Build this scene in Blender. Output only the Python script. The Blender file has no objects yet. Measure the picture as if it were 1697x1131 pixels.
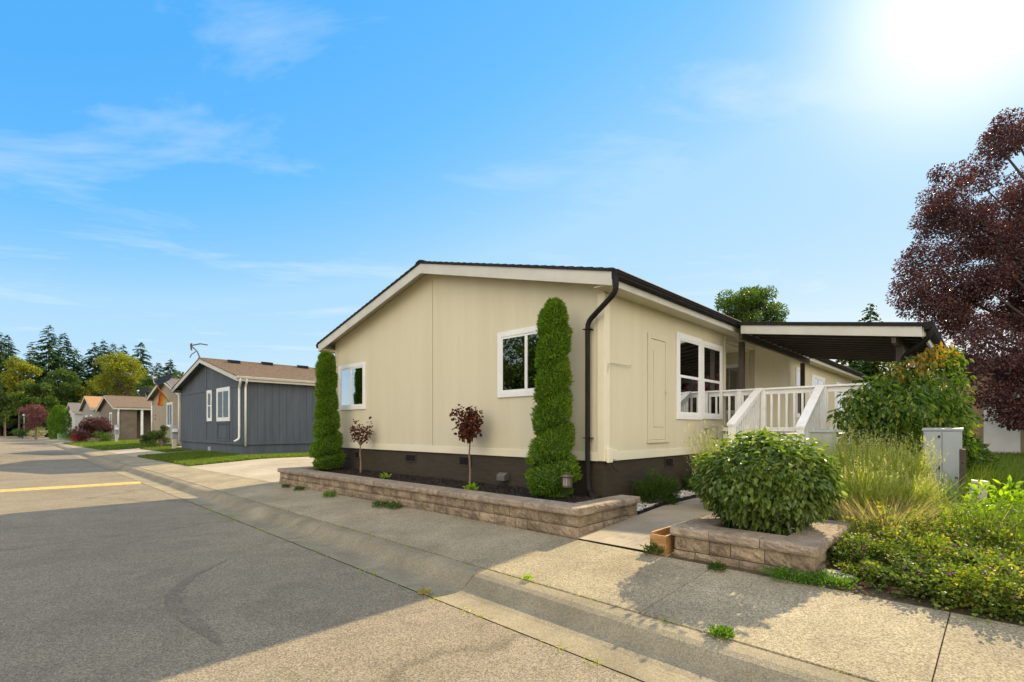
import bpy, math, random
import numpy as np
from mathutils import Vector, Matrix
R = math.radians
S = bpy.context.scene
C = S.collection
rng = np.random.default_rng(7)
random.seed(7)

# ---------------------------------------------------------------- camera
cam = bpy.data.cameras.new('camera'); cam_o = bpy.data.objects.new('camera', cam); C.objects.link(cam_o)
cam.sensor_width = 36; cam.lens = 36 * 834 / 1697; cam.shift_y = (710 - 565.5) / 1697
cam.clip_start = .05; cam.clip_end = 2500
cam_o.location = (0, 0, 1.5); cam_o.rotation_euler = (R(90), 0, 0)
S.camera = cam_o

# ---------------------------------------------------------------- light
SUN_AZ, SUN_EL = 43.0, 33.0         # degrees clockwise from +Y, above horizon
sd = Vector((math.sin(R(SUN_AZ)) * math.cos(R(SUN_EL)), math.cos(R(SUN_AZ)) * math.cos(R(SUN_EL)), math.sin(R(SUN_EL))))
sl = bpy.data.lights.new('sun', 'SUN'); sl.energy = 3.6; sl.angle = R(.6); sl.color = (1, .80, .50)
so = bpy.data.objects.new('sun', sl); C.objects.link(so); so.rotation_euler = (-sd).to_track_quat('-Z', 'Y').to_euler(); so.location = sd * 100
W = bpy.data.worlds.new('World'); S.world = W; W.use_nodes = True
nt = W.node_tree; nt.nodes.clear(); N = nt.nodes.new; K = nt.links.new
out = N('ShaderNodeOutputWorld'); bg = N('ShaderNodeBackground'); bg.inputs[1].default_value = .15
sky = N('ShaderNodeTexSky'); sky.sky_type = 'NISHITA'; sky.sun_disc = False
sky.sun_elevation = R(SUN_EL); sky.sun_rotation = R(SUN_AZ); sky.air_density = 1.0; sky.dust_density = .04; sky.ozone_density = 1.5; sky.altitude = 50
# thin cirrus: stretched noise on the sky direction projected to a high layer
tc = N('ShaderNodeTexCoord'); sep = N('ShaderNodeSeparateXYZ'); K(tc.outputs['Generated'], sep.inputs[0])
mx = N('ShaderNodeMath'); mx.operation = 'MAXIMUM'; mx.inputs[1].default_value = .06; K(sep.outputs[2], mx.inputs[0])
cmb = N('ShaderNodeCombineXYZ')
for i in (0, 1):
    d = N('ShaderNodeMath'); d.operation = 'DIVIDE'; K(sep.outputs[i], d.inputs[0]); K(mx.outputs[0], d.inputs[1]); K(d.outputs[0], cmb.inputs[i])
mp = N('ShaderNodeMapping'); mp.inputs['Rotation'].default_value = (0, 0, R(-38)); mp.inputs['Scale'].default_value = (.75, 1.35, 1); mp.inputs['Location'].default_value = (2.9, 1.7, 0)
K(cmb.outputs[0], mp.inputs[0])
n1 = N('ShaderNodeTexNoise'); n1.inputs['Scale'].default_value = 1.0; n1.inputs['Detail'].default_value = 9; n1.inputs['Roughness'].default_value = .62; n1.inputs['Distortion'].default_value = .55
K(mp.outputs[0], n1.inputs['Vector'])
r1 = N('ShaderNodeValToRGB'); r1.color_ramp.elements[0].position = .53; r1.color_ramp.elements[1].position = .84; K(n1.outputs['Fac'], r1.inputs[0])
# grade of the clear sky: deeper azure overhead, pale at the horizon and round the sun
sc_ = N('ShaderNodeSeparateColor'); K(sky.outputs[0], sc_.inputs[0]); dv_ = N('ShaderNodeMath'); dv_.operation = 'DIVIDE'; dv_.inputs[1].default_value = 8.5; K(sc_.outputs[1], dv_.inputs[0])
gr = N('ShaderNodeValToRGB'); el = gr.color_ramp.elements; K(dv_.outputs[0], gr.inputs[0])
stops = ((0, (.055, .33, .84)), (.22, (.095, .43, .93)), (.30, (.16, .52, .965)), (.38, (.30, .62, .965)), (.44, (.42, .70, .96)), (.55, (.47, .73, .955)), (.68, (.56, .78, .955)), (.85, (.70, .86, .97)), (1., (1, 1, 1)))
el[0].position = 0; el[0].color = stops[0][1] + (1,); el[1].position = 1; el[1].color = (1, 1, 1, 1)
for q_, c_ in stops[1:-1]: e_ = el.new(q_); e_.color = c_ + (1,)
hs = N('ShaderNodeVectorMath'); hs.operation = 'SCALE'; hs.inputs['Scale'].default_value = 2.9; K(gr.outputs[0], hs.inputs[0])
cm = N('ShaderNodeMath'); cm.operation = 'MULTIPLY'; cm.inputs[1].default_value = .55; K(r1.outputs[0], cm.inputs[0])
mixc = N('ShaderNodeMix'); mixc.data_type = 'RGBA'; K(cm.outputs[0], mixc.inputs[0]); # bright aureole of thin haze round the sun itself
dt = N('ShaderNodeVectorMath'); dt.operation = 'DOT_PRODUCT'; K(tc.outputs['Generated'], dt.inputs[0]); dt.inputs[1].default_value = tuple(sd)
mx0 = N('ShaderNodeMath'); mx0.operation = 'MAXIMUM'; mx0.inputs[1].default_value = 0; K(dt.outputs['Value'], mx0.inputs[0])
pw0 = N('ShaderNodeMath'); pw0.operation = 'POWER'; pw0.inputs[1].default_value = 105; K(mx0.outputs[0], pw0.inputs[0])
gl0 = N('ShaderNodeMix'); gl0.data_type = 'RGBA'; K(pw0.outputs[0], gl0.inputs[0]); K(hs.outputs[0], gl0.inputs[6]); gl0.inputs[7].default_value = (3.6, 3.6, 3.5, 1)
K(gl0.outputs[2], mixc.inputs[6]); mixc.inputs[7].default_value = (2.5, 2.75, 2.95, 1)
# invented bright cloud bank, unseen behind the camera, added as warm fill light
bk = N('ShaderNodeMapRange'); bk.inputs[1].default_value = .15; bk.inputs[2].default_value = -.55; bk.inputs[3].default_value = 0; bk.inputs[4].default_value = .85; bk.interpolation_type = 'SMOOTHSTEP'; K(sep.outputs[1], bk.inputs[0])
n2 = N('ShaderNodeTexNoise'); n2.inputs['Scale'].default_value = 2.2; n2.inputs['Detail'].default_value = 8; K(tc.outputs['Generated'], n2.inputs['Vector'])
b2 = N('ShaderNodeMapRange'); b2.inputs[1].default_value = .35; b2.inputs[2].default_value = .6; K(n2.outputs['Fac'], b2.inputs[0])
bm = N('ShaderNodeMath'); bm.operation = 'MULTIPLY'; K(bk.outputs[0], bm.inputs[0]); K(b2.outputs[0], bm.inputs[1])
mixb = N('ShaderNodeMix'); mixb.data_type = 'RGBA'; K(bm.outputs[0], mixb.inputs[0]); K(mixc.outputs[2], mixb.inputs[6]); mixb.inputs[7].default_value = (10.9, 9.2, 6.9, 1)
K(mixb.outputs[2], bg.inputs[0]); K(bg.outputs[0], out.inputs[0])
S.view_settings.view_transform = 'Standard'; S.view_settings.look = 'None'; S.view_settings.exposure = 1.28; S.view_settings.gamma = 1
S.cycles.max_bounces = 8; S.cycles.diffuse_bounces = 4; S.cycles.transparent_max_bounces = 12

# ---------------------------------------------------------------- frames
A = np.array([0.68838366, 0.72534677]); B = np.array([-0.72534677, 0.68838366]); O = np.array([1.33483213, 7.3])
TH = math.atan2(A[1], A[0])
n_ = np.array([.7035, .7107]); D_ = np.array([-.7107, .7035]); n_ /= np.linalg.norm(n_); D_ = np.array([-n_[1], n_[0]])
def ab(a, b): return O + a * A + b * B
def ps(p, s): return n_ * p + D_ * s
def zp(p):
    if p < 3.32: return 0.
    return min(.12 + (p - 3.32) * .065, .35) + min(max(p - 12, 0) * .022, .3)
def gz(x, y): return zp(n_[0] * x + n_[1] * y)
def gab(a, b): q = ab(a, b); return gz(q[0], q[1])
def W3(a, b, z=None):
    q = ab(a, b); return Vector((q[0], q[1], gz(*q) if z is None else z))
def px(x, Z, z=None):                  # a ground point in the direction of photo column x at depth Z
    X = (x - 848.5) / 834 * Z; return Vector((X, Z, gz(X, Z) if z is None else z))

def P3(x, y, Z): return Vector(((x - 848.5) / 834 * Z, Z, 1.5 - (y - 710) / 834 * Z))
# ---------------------------------------------------------------- helpers
def lin(h):
    if isinstance(h, str):
        h = h.lstrip('#'); v = [int(h[i:i + 2], 16) / 255 for i in (0, 2, 4)]
        return tuple(x / 12.92 if x <= .04045 else ((x + .055) / 1.055) ** 2.4 for x in v) + (1,)
    return tuple(h) + (1,)
def newmat(name):
    m = bpy.data.materials.new(name); m.use_nodes = True; t = m.node_tree; t.nodes.clear()
    return m, t, t.nodes.new, t.links.new
def M(name, c1, c2=None, scale=3., rough=.8, bump=0., bscale=60., stretch=(1, 1, 1), speck=0., sscale=200., metal=0., spec=.4, space='Object', island=0., detail=6, lo=.35, hi=.65):
    m, t, N, K = newmat(name)
    o = N('ShaderNodeOutputMaterial'); p = N('ShaderNodeBsdfPrincipled'); K(p.outputs[0], o.inputs[0])
    p.inputs['Roughness'].default_value = rough; p.inputs['Metallic'].default_value = metal; p.inputs['Specular IOR Level'].default_value = spec
    if space == 'Object': tc = N('ShaderNodeTexCoord'); v = tc.outputs['Object']
    else: tc = N('ShaderNodeNewGeometry'); v = tc.outputs['Position']
    mp = N('ShaderNodeMapping'); mp.inputs['Scale'].default_value = stretch; K(v, mp.inputs[0]); v = mp.outputs[0]
    nz = N('ShaderNodeTexNoise'); nz.inputs['Scale'].default_value = scale; nz.inputs['Detail'].default_value = detail; nz.inputs['Roughness'].default_value = .6; K(v, nz.inputs['Vector'])
    rp = N('ShaderNodeValToRGB'); rp.color_ramp.elements[0].position = lo; rp.color_ramp.elements[1].position = hi
    rp.color_ramp.elements[0].color = lin(c1); rp.color_ramp.elements[1].color = lin(c2 or c1); K(nz.outputs['Fac'], rp.inputs[0])
    col = rp.outputs[0]
    def mul(col, fac_out, amt):
        a = N('ShaderNodeMapRange'); a.inputs[1].default_value = .25; a.inputs[2].default_value = .75; a.inputs[3].default_value = 1 - amt; a.inputs[4].default_value = 1 + amt; K(fac_out, a.inputs[0])
        mm = N('ShaderNodeMix'); mm.data_type = 'RGBA'; mm.blend_type = 'MULTIPLY'; mm.inputs[0].default_value = 1; K(col, mm.inputs[6]); K(a.outputs[0], mm.inputs[7]); return mm.outputs[2]
    if speck:
        s = N('ShaderNodeTexNoise'); s.inputs['Scale'].default_value = sscale; s.inputs['Detail'].default_value = 3; K(v, s.inputs['Vector']); col = mul(col, s.outputs['Fac'], speck)
    if island:
        g = N('ShaderNodeNewGeometry'); a = N('ShaderNodeMapRange'); a.inputs[3].default_value = 1 - island; a.inputs[4].default_value = 1 + island; K(g.outputs['Random Per Island'], a.inputs[0])
        mm = N('ShaderNodeMix'); mm.data_type = 'RGBA'; mm.blend_type = 'MULTIPLY'; mm.inputs[0].default_value = 1; K(col, mm.inputs[6]); K(a.outputs[0], mm.inputs[7]); col = mm.outputs[2]
    K(col, p.inputs['Base Color'])
    if bump:
        b = N('ShaderNodeBump'); b.inputs['Strength'].default_value = bump; b.inputs['Distance'].default_value = .01
        n2 = N('ShaderNodeTexNoise'); n2.inputs['Scale'].default_value = bscale; n2.inputs['Detail'].default_value = 5; K(v, n2.inputs['Vector']); K(n2.outputs['Fac'], b.inputs['Height']); K(b.outputs[0], p.inputs['Normal'])
    return m
def LM(name, c1, c2, c3=None, trans=.45, rough=.5, gloss=.3):
    """leaf: colour varies per leaf, light passes through"""
    m, t, N, K = newmat(name)
    o = N('ShaderNodeOutputMaterial'); g = N('ShaderNodeNewGeometry'); rp = N('ShaderNodeValToRGB')
    e = rp.color_ramp.elements; e[0].color = lin(c1); e[1].color = lin(c2)
    if c3: x = e.new(.85); x.color = lin(c2); e[2].color = lin(c3)
    K(g.outputs['Random Per Island'], rp.inputs[0])
    p = N('ShaderNodeBsdfPrincipled'); p.inputs['Roughness'].default_value = rough; p.inputs['Specular IOR Level'].default_value = gloss; K(rp.outputs[0], p.inputs['Base Color'])
    tr = N('ShaderNodeBsdfTranslucent'); hs = N('ShaderNodeHueSaturation'); hs.inputs['Saturation'].default_value = 1.15; hs.inputs['Value'].default_value = 1.6; K(rp.outputs[0], hs.inputs['Color']); K(hs.outputs[0], tr.inputs[0])
    mx = N('ShaderNodeMixShader'); mx.inputs[0].default_value = trans; K(p.outputs[0], mx.inputs[1]); K(tr.outputs[0], mx.inputs[2]); K(mx.outputs[0], o.inputs[0])
    return m
def GLASS(name, tint=(.75, .8, .8), refl=1.0):
    m, t, N, K = newmat(name)
    o = N('ShaderNodeOutputMaterial'); tr = N('ShaderNodeBsdfTransparent'); tr.inputs[0].default_value = tint + (1,)
    gl = N('ShaderNodeBsdfGlossy'); gl.inputs['Roughness'].default_value = .01; gl.inputs[0].default_value = (.95, .98, 1, 1)
    lw = N('ShaderNodeFresnel'); lw.inputs[0].default_value = 1.9; ml = N('ShaderNodeMath'); ml.operation = 'MULTIPLY'; ml.inputs[1].default_value = refl * 1.6; ml.use_clamp = True; K(lw.outputs[0], ml.inputs[0])
    mx = N('ShaderNodeMixShader'); K(ml.outputs[0], mx.inputs[0]); K(tr.outputs[0], mx.inputs[1]); K(gl.outputs[0], mx.inputs[2]); K(mx.outputs[0], o.inputs[0]); return m

class MB:
    def __init__(s): s.v = []; s.f = []; s.n = 0
    def add(s, v, f):
        v = np.asarray(v, float).reshape(-1, 3)
        if isinstance(f, np.ndarray): s.f.append(f + s.n)
        else:
            for k in (3, 4):
                g = [q for q in f if len(q) == k]
                if g: s.f.append(np.array(g) + s.n)
            for q in f:
                if len(q) > 4: s.f.append(np.array([q]) + s.n)
        s.v.append(v); s.n += len(v); return s
    def box(s, x0, x1, y0, y1, z0, z1):
        v = [(x, y, z) for z in (z0, z1) for y in (y0, y1) for x in (x0, x1)]
        return s.add(v, [(0, 2, 3, 1), (4, 5, 7, 6), (0, 1, 5, 4), (2, 6, 7, 3), (0, 4, 6, 2), (1, 3, 7, 5)])
    def prism(s, pts, e):                # pts: 3d outline, e: extrusion vector
        pts = np.asarray(pts, float); e = np.asarray(e, float); k = len(pts)
        f = [tuple(range(k))[::-1], tuple(range(k, 2 * k))] + [(i, (i + 1) % k, k + (i + 1) % k, k + i) for i in range(k)]
        return s.add(np.vstack([pts, pts + e]), f)
    def tube(s, path, r, n=8, cap=True, tw=0.):
        P = [Vector(p) for p in path]; rr = r if hasattr(r, '__len__') else [r] * len(P)
        vs = []; last = None
        for i, p in enumerate(P):
            d = (P[min(i + 1, len(P) - 1)] - P[max(i - 1, 0)]).normalized()
            if last is None: last = d.orthogonal() if abs(d.z) > .9 else d.cross(Vector((0, 0, 1)))
            u = (last - d * last.dot(d)).normalized(); last = u; w = d.cross(u)
            for k in range(n):
                t = 2 * math.pi * k / n + tw; vs.append(p + (u * math.cos(t) + w * math.sin(t)) * rr[i])
        f = [(i * n + k, i * n + (k + 1) % n, (i + 1) * n + (k + 1) % n, (i + 1) * n + k) for i in range(len(P) - 1) for k in range(n)]
        if cap: f += [tuple(range(n))[::-1], tuple((len(P) - 1) * n + k for k in range(n))]
        return s.add([tuple(v) for v in vs], f)
    def build(s, name, mat, parent=None, smooth=False, bevel=0., loc=None, rot=0.):
        me = bpy.data.meshes.new(name)
        V = np.vstack(s.v); me.vertices.add(len(V)); me.vertices.foreach_set('co', V.ravel())
        tot = sum(f.size for f in s.f); npoly = sum(len(f) for f in s.f)
        me.loops.add(tot); me.polygons.add(npoly)
        me.loops.foreach_set('vertex_index', np.concatenate([f.ravel() for f in s.f]).astype(np.int32))
        ls = []; st = 0
        for f in s.f: k = f.shape[1]; ls.append(st + k * np.arange(len(f))); st += f.size
        me.polygons.foreach_set('loop_start', np.concatenate(ls).astype(np.int32))
        me.update(calc_edges=True); me.validate()
        me.polygons.foreach_set('use_smooth', [bool(smooth)] * len(me.polygons))
        me.materials.append(mat)
        o = bpy.data.objects.new(name, me); C.objects.link(o)
        if parent: o.parent = parent
        if loc is not None: o.location = loc
        if rot: o.rotation_euler.z = rot
        if bevel:
            b = o.modifiers.new('bevel', 'BEVEL'); b.width = bevel; b.segments = 2; b.limit_method = 'ANGLE'
        return o
def tag(o, label, cat, group=None, kind=None):
    if kind: o['kind'] = kind
    if label: o['label'] = label
    if cat: o['category'] = cat
    if group: o['group'] = group
    return o
def thing(name, label, cat, loc=(0, 0, 0), rot=0., group=None):
    o = bpy.data.objects.new(name, None); C.objects.link(o); o.location = loc; o.rotation_euler.z = rot
    return tag(o, label, cat, group)
def site(name, label, cat, group=None): return thing(name, label, cat, (O[0], O[1], 0), TH, group)   # root whose local axes are a, b, z
def copy_tree(o, parent=None):
    c = o.copy(); C.objects.link(c); c.parent = parent
    for ch in list(o.children): copy_tree(ch, c)
    return c
def struct(o): o['kind'] = 'structure'; return o
def nrm(v): return v / np.maximum(np.linalg.norm(v, axis=-1, keepdims=True), 1e-9)
def rnd(n, k=3): return rng.normal(size=(n, k))
def leaves(mb, P, Dv, Nv, L, Wd, fold=.25, droop=.0, simple=False):
    """P base points, Dv directions, Nv up normals; every leaf folded on its midrib"""
    n = len(P); Dv = nrm(Dv); Nv = nrm(Nv - Dv * (Nv * Dv).sum(1, keepdims=True)); Sd = np.cross(Dv, Nv)
    L = np.broadcast_to(L, (n,)).reshape(-1, 1); Wd = np.broadcast_to(Wd, (n,)).reshape(-1, 1)
    tip = P + Dv * L - Nv * L * droop
    if simple:
        l = P + Dv * L * .45 + Sd * Wd / 2 + Nv * Wd * fold; r = P + Dv * L * .45 - Sd * Wd / 2 + Nv * Wd * fold
        V = np.stack([P, l, tip, r], 1).reshape(-1, 3); i = np.arange(n)[:, None] * 4
        mb.add(V, np.vstack([i + [0, 2, 1], i + [0, 3, 2]])); return
    V = [P]
    for sgn in (1, -1):
        for t, w in ((.28, .85), (.65, .8)):
            V.append(P + Dv * L * t + Sd * Wd / 2 * w * sgn + Nv * (Wd * fold * w) - Nv * L * droop * t * t)
    V.append(tip); V = np.stack(V, 1).reshape(-1, 3); i = np.arange(n)[:, None] * 6
    mb.add(V, np.vstack([i + [0, 5, 2, 1], i + [0, 3, 4, 5]]))
def blades(mb, P, h, w, lean=.35, az=None):
    n = len(P); az = rng.uniform(0, 6.283, n) if az is None else az
    d = np.stack([np.cos(az), np.sin(az), np.zeros(n)], 1); h = np.broadcast_to(h, (n,)).reshape(-1, 1); ln = rng.uniform(.2, 1, (n, 1)) * lean * h
    fa = rng.uniform(0, 6.283, n); sdv = np.stack([np.cos(fa), np.sin(fa), np.zeros(n)], 1) * w / 2; up = np.array([0, 0, 1.])
    m = P + up * h * .55 + d * ln * .3; t = P + up * h + d * ln
    V = np.stack([P - sdv, P + sdv, m + sdv * .8, m - sdv * .8, t], 1).reshape(-1, 3); i = np.arange(n)[:, None] * 5
    mb.add(V, i + np.array([0, 1, 2, 3]))
    mb.f.append(i + np.array([3, 2, 4]) + mb.n - len(V)); return t
def cloud(mb, c, r, n, L, Wd, up=.5, droop=.1, simple=True, flat=1., spread=.5):
    """n leaves in a clump at c of radius r, pointing outward"""
    c = np.asarray(c, float); q = nrm(rnd(n)) * (rng.uniform(0, 1, (n, 1)) ** .4) * r; q[:, 2] *= flat
    Dv = nrm(q) + rnd(n) * spread + [0, 0, -droop]; Nv = nrm(q) * .4 + rnd(n) * .5 + [0, 0, up]
    leaves(mb, c + q, Dv, Nv, L * rng.uniform(.7, 1.25, n), Wd * rng.uniform(.7, 1.25, n), droop=.12, simple=simple)

# ---------------------------------------------------------------- materials
m_asphalt = None
def ground_mat(name, c1, c2, agg, scale=.5, aggscale=130, crack=False, bump=.35, dark=.0):
    m, t, N, K = newmat(name)
    o = N('ShaderNodeOutputMaterial'); p = N('ShaderNodeBsdfPrincipled'); K(p.outputs[0], o.inputs[0]); p.inputs['Roughness'].default_value = .92; p.inputs['Specular IOR Level'].default_value = .25
    g = N('ShaderNodeNewGeometry'); v = g.outputs['Position']
    a = N('ShaderNodeTexNoise'); a.inputs['Scale'].default_value = scale; a.inputs['Detail'].default_value = 8; a.inputs['Roughness'].default_value = .6; K(v, a.inputs['Vector'])
    rp = N('ShaderNodeValToRGB'); rp.color_ramp.elements[0].position = .32; rp.color_ramp.elements[1].position = .68; rp.color_ramp.elements[0].color = lin(c1); rp.color_ramp.elements[1].color = lin(c2); K(a.outputs['Fac'], rp.inputs[0]); col = rp.outputs[0]
    def mulmix(col, src, lo, hi, flo=0., fhi=1.):
        mr = N('ShaderNodeMapRange'); mr.inputs[1].default_value = flo; mr.inputs[2].default_value = fhi; mr.inputs[3].default_value = lo; mr.inputs[4].default_value = hi; K(src, mr.inputs[0])
        mm = N('ShaderNodeMix'); mm.data_type = 'RGBA'; mm.blend_type = 'MULTIPLY'; mm.inputs[0].default_value = 1; K(col, mm.inputs[6]); K(mr.outputs[0], mm.inputs[7]); return mm.outputs[2]
    vo = N('ShaderNodeTexVoronoi'); vo.inputs['Scale'].default_value = aggscale; K(v, vo.inputs['Vector'])
    sp = N('ShaderNodeSeparateColor'); K(vo.outputs['Color'], sp.inputs[0]); col = mulmix(col, sp.outputs[0], 1 - agg, 1 + agg)
    f2 = N('ShaderNodeTexNoise'); f2.inputs['Scale'].default_value = 42; f2.inputs['Detail'].default_value = 8; f2.inputs['Roughness'].default_value = .75; K(v, f2.inputs['Vector']); col = mulmix(col, f2.outputs['Fac'], .84, 1.16, .3, .7)
    f3 = N('ShaderNodeTexNoise'); f3.inputs['Scale'].default_value = 2.3; f3.inputs['Detail'].default_value = 5; f3.inputs['Distortion'].default_value = 1.; K(v, f3.inputs['Vector']); col = mulmix(col, f3.outputs['Fac'], .90, 1.08, .3, .6)
    if crack:                            # thin tar-dark cracks
        w = N('ShaderNodeTexVoronoi'); w.feature = 'DISTANCE_TO_EDGE'; w.inputs['Scale'].default_value = crack
        nn = N('ShaderNodeTexNoise'); nn.inputs['Scale'].default_value = 1.6; nn.inputs['Detail'].default_value = 6; K(v, nn.inputs['Vector'])
        mv = N('ShaderNodeMix'); mv.data_type = 'RGBA'; mv.blend_type = 'ADD'; mv.inputs[0].default_value = .9; K(v, mv.inputs[6]); K(nn.outputs['Color'], mv.inputs[7]); K(mv.outputs[2], w.inputs['Vector'])
        col = mulmix(col, w.outputs['Distance'], .72, 1., .0, .012)
    K(col, p.inputs['Base Color'])
    b = N('ShaderNodeBump'); b.inputs['Strength'].default_value = bump; b.inputs['Distance'].default_value = .006; K(vo.outputs['Distance'], b.inputs['Height']); K(b.outputs[0], p.inputs['Normal'])
    return m
m_asph = ground_mat('asphalt', (.180, .152, .108), (.234, .198, .140), .46, .35, 115, crack=.16)
m_conc = ground_mat('aggregate_concrete', (.208, .177, .116), (.330, .281, .186), .42, .8, 110, crack=.0)
m_gutter = ground_mat('gutter_concrete', (.180, .157, .105), (.285, .244, .165), .22, 1.2, 120)
m_walk = ground_mat('smooth_concrete', (.28, .24, .18), (.36, .31, .235), .08, 1.2, 200, bump=.1)
m_drive = ground_mat('driveway_concrete', (.30, .26, .19), (.40, .35, .265), .12, .6, 120, bump=.15)
m_soil = ground_mat('soil', (.035, .028, .018), (.10, .08, .045), .3, 3, 60)
m_lawn = ground_mat('lawn_soil', (.05, .075, .015), (.09, .11, .03), .3, 1.5, 80)
m_yard = ground_mat('dry_turf', (.09, .10, .03), (.17, .16, .07), .3, .4, 50)
m_grass = LM('grass_blade', (.06, .11, .015), (.14, .20, .03), (.30, .30, .09), trans=.5)
m_mulch = M('bark_mulch', (.018, .014, .012), (.055, .042, .036), 30, .95, .8, 60, island=.4)
m_cream = M('cream_siding', (.565, .518, .375), (.602, .555, .410), .5, .62, .10, 14, stretch=(7, 7, .35), speck=.02, sscale=8)
m_creamtrim = M('cream_trim', (.66, .615, .47), (.71, .665, .515), 2, .55)
m_offwhite = M('off_white_fascia', (.47, .465, .42), (.54, .53, .475), 3, .55, .05, 30)
m_skirt = M('brown_skirting', (.036, .028, .017), (.050, .040, .025), 3, .7, .15, 40, stretch=(1, 1, 6))
m_dark = M('dark_bronze_metal', (.015, .014, .014), (.024, .022, .022), 6, .75, .02, 20, spec=.12)
m_darkwood = M('dark_brown_wood', (.040, .030, .024), (.060, .046, .036), 5, .6, .1, 40)
m_shingle = M('charcoal_shingle', (.016, .017, .019), (.045, .046, .050), 25, 1., .6, 60, speck=.4, sscale=90, spec=0.)
m_glass_n = GLASS('neighbour_glass', (.6, .6, .58), .22)
m_white = M('white_vinyl', (.70, .71, .70), (.77, .78, .77), 3, .4)
m_whitepaint = M('weathered_white_paint', (.68, .69, .69), (.80, .805, .79), 5, .55, .05, 40, lo=.3, hi=.5)
m_glass = GLASS('window_glass')
m_glass_r = GLASS('reflective_glass', (.35, .38, .36), 2.6)
m_blind = M('window_blind', (.30, .29, .25), (.36, .35, .30), 3, .7, 0)
m_blinddark = M('dark_interior', (.012, .012, .012), (.03, .03, .03), 3, .7)
m_screen = M('insect_screen', (.17, .17, .155), (.23, .23, .21), 3, .8)
m_blue = M('slate_blue_siding', (.068, .083, .104), (.092, .109, .134), 1.2, .7, .2, 20, stretch=(3, 3, .4), speck=.08, sscale=12)
m_brownroof = M('brown_shingle', (.095, .065, .042), (.22, .16, .11), 14, .95, .7, 40, speck=.45, sscale=30)
m_tanroof = M('orange_tan_shingle', (.30, .17, .08), (.40, .24, .12), 10, .95, .5, 40, speck=.25, sscale=30)
m_greyroof = M('grey_shingle', (.12, .11, .11), (.18, .17, .16), 10, .95, .5, 40, speck=.25, sscale=30)
m_tan = M('tan_siding', (.27, .22, .15), (.33, .27, .19), 2, .7, .1, 20)
m_brownwall = M('taupe_siding', (.13, .10, .075), (.17, .135, .10), 2, .7, .1, 20)
m_greige = M('grey_siding', (.22, .20, .185), (.28, .26, .24), 2, .7)
m_palewall = M('pale_grey_siding', (.40, .40, .40), (.46, .46, .46), 2, .7)
m_peach = M('peach_siding', (.42, .27, .17), (.50, .33, .21), 2, .7, .1, 20)
m_cab = M('grey_cabinet_paint', (.29, .325, .345), (.34, .375, .395), 1.5, .5, .04, 20, speck=.02, sscale=40)
m_cabgreen = M('pale_green_cabinet_paint', (.30, .335, .31), (.36, .39, .365), 3, .5, .06, 20)
m_beige = M('beige_plastic', (.50, .47, .38), (.56, .53, .44), 3, .5)
m_block = M('split_face_block', (.135, .102, .068), (.315, .245, .165), 4.5, .95, .9, 70, speck=.32, sscale=55, island=.22)
m_cap = M('cap_stone', (.20, .158, .115), (.33, .265, .20), 9, .9, .8, 90, speck=.34, sscale=90, island=.10)
m_bark = M('grey_brown_bark', (.07, .055, .04), (.16, .13, .10), 12, .95, .8, 40, stretch=(1, 1, .3))
m_redbark = M('pale_sapling_bark', (.16, .11, .075), (.26, .19, .14), 20, .9, .5, 60)
m_wood = M('golden_cedar', (.30, .15, .05), (.48, .28, .11), 6, .6, .2, 40, stretch=(1, 1, 8))
m_yellow = M('yellow_road_paint', (.40, .29, .09), (.54, .40, .13), 8, .8, .3, 110, space='Position', speck=.2, sscale=60)
m_rock = M('white_gravel', (.42, .40, .37), (.68, .66, .62), 9, .9, .3, 60, island=.35)
m_slate = M('flat_grey_stone', (.16, .15, .14), (.36, .34, .31), 5, .9, .5, 40)
m_black = M('black_metal', (.010, .010, .010), (.02, .02, .02), 6, .6, spec=.2)
m_lampglass = M('lamp_panel', (.5, .5, .45), (.6, .6, .55), 6, .2)
m_rubber = M('tyre_rubber', (.015, .015, .015), (.025, .025, .025), 6, .8)
m_carw = M('white_car_paint', (.6, .6, .62), (.65, .65, .67), 2, .25)
m_green_box = M('green_transformer_paint', (.10, .22, .12), (.13, .27, .15), 3, .5)
m_red = M('red_cloth', (.50, .06, .03), None, 3, .8); m_orange = M('orange_cloth', (.62, .24, .03), None, 3, .8); m_yel = M('yellow_cloth', (.62, .45, .05), None, 3, .8)
# leaves
l_cedar = LM('cedar_leaf', (.05, .115, .012), (.17, .28, .025), (.32, .42, .05), trans=.5)
l_hedge = LM('shrub_leaf', (.050, .095, .018), (.15, .215, .036), (.28, .34, .09), trans=.45, rough=.36, gloss=.6)
l_maroon = LM('maroon_leaf', (.055, .020, .012), (.13, .040, .022), (.20, .08, .03), trans=.3)
l_plum = LM('plum_leaf', (.042, .017, .018), (.092, .034, .030), (.17, .066, .050), trans=.42, rough=.32, gloss=.6)
l_dog = LM('dogwood_leaf', (.035, .09, .014), (.14, .215, .03), (.30, .33, .06), trans=.45, rough=.45)
l_doghot = LM('dogwood_new_leaf', (.24, .13, .03), (.30, .26, .04), (.34, .14, .05), trans=.45)
l_lav = LM('lavender_stem', (.17, .22, .035), (.38, .41, .085), (.52, .49, .15), trans=.55)
l_lavh = LM('lavender_seed_head', (.30, .32, .10), (.45, .45, .18), None, trans=.4)
l_dry = LM('dry_grass_blade', (.30, .25, .09), (.50, .42, .19), (.34, .37, .10), trans=.45)
l_geran = LM('ground_cover_leaf', (.07, .12, .018), (.19, .24, .035), (.44, .36, .07), trans=.45)
l_lime = LM('lime_leaf', (.14, .27, .02), (.34, .46, .05), (.52, .56, .12), trans=.5, rough=.35)
l_purple = LM('purple_petal', (.30, .06, .34), (.50, .12, .50), None, trans=.4)
l_conif = LM('fir_needle', (.016, .044, .014), (.042, .085, .024), (.085, .14, .035), trans=.25)
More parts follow.
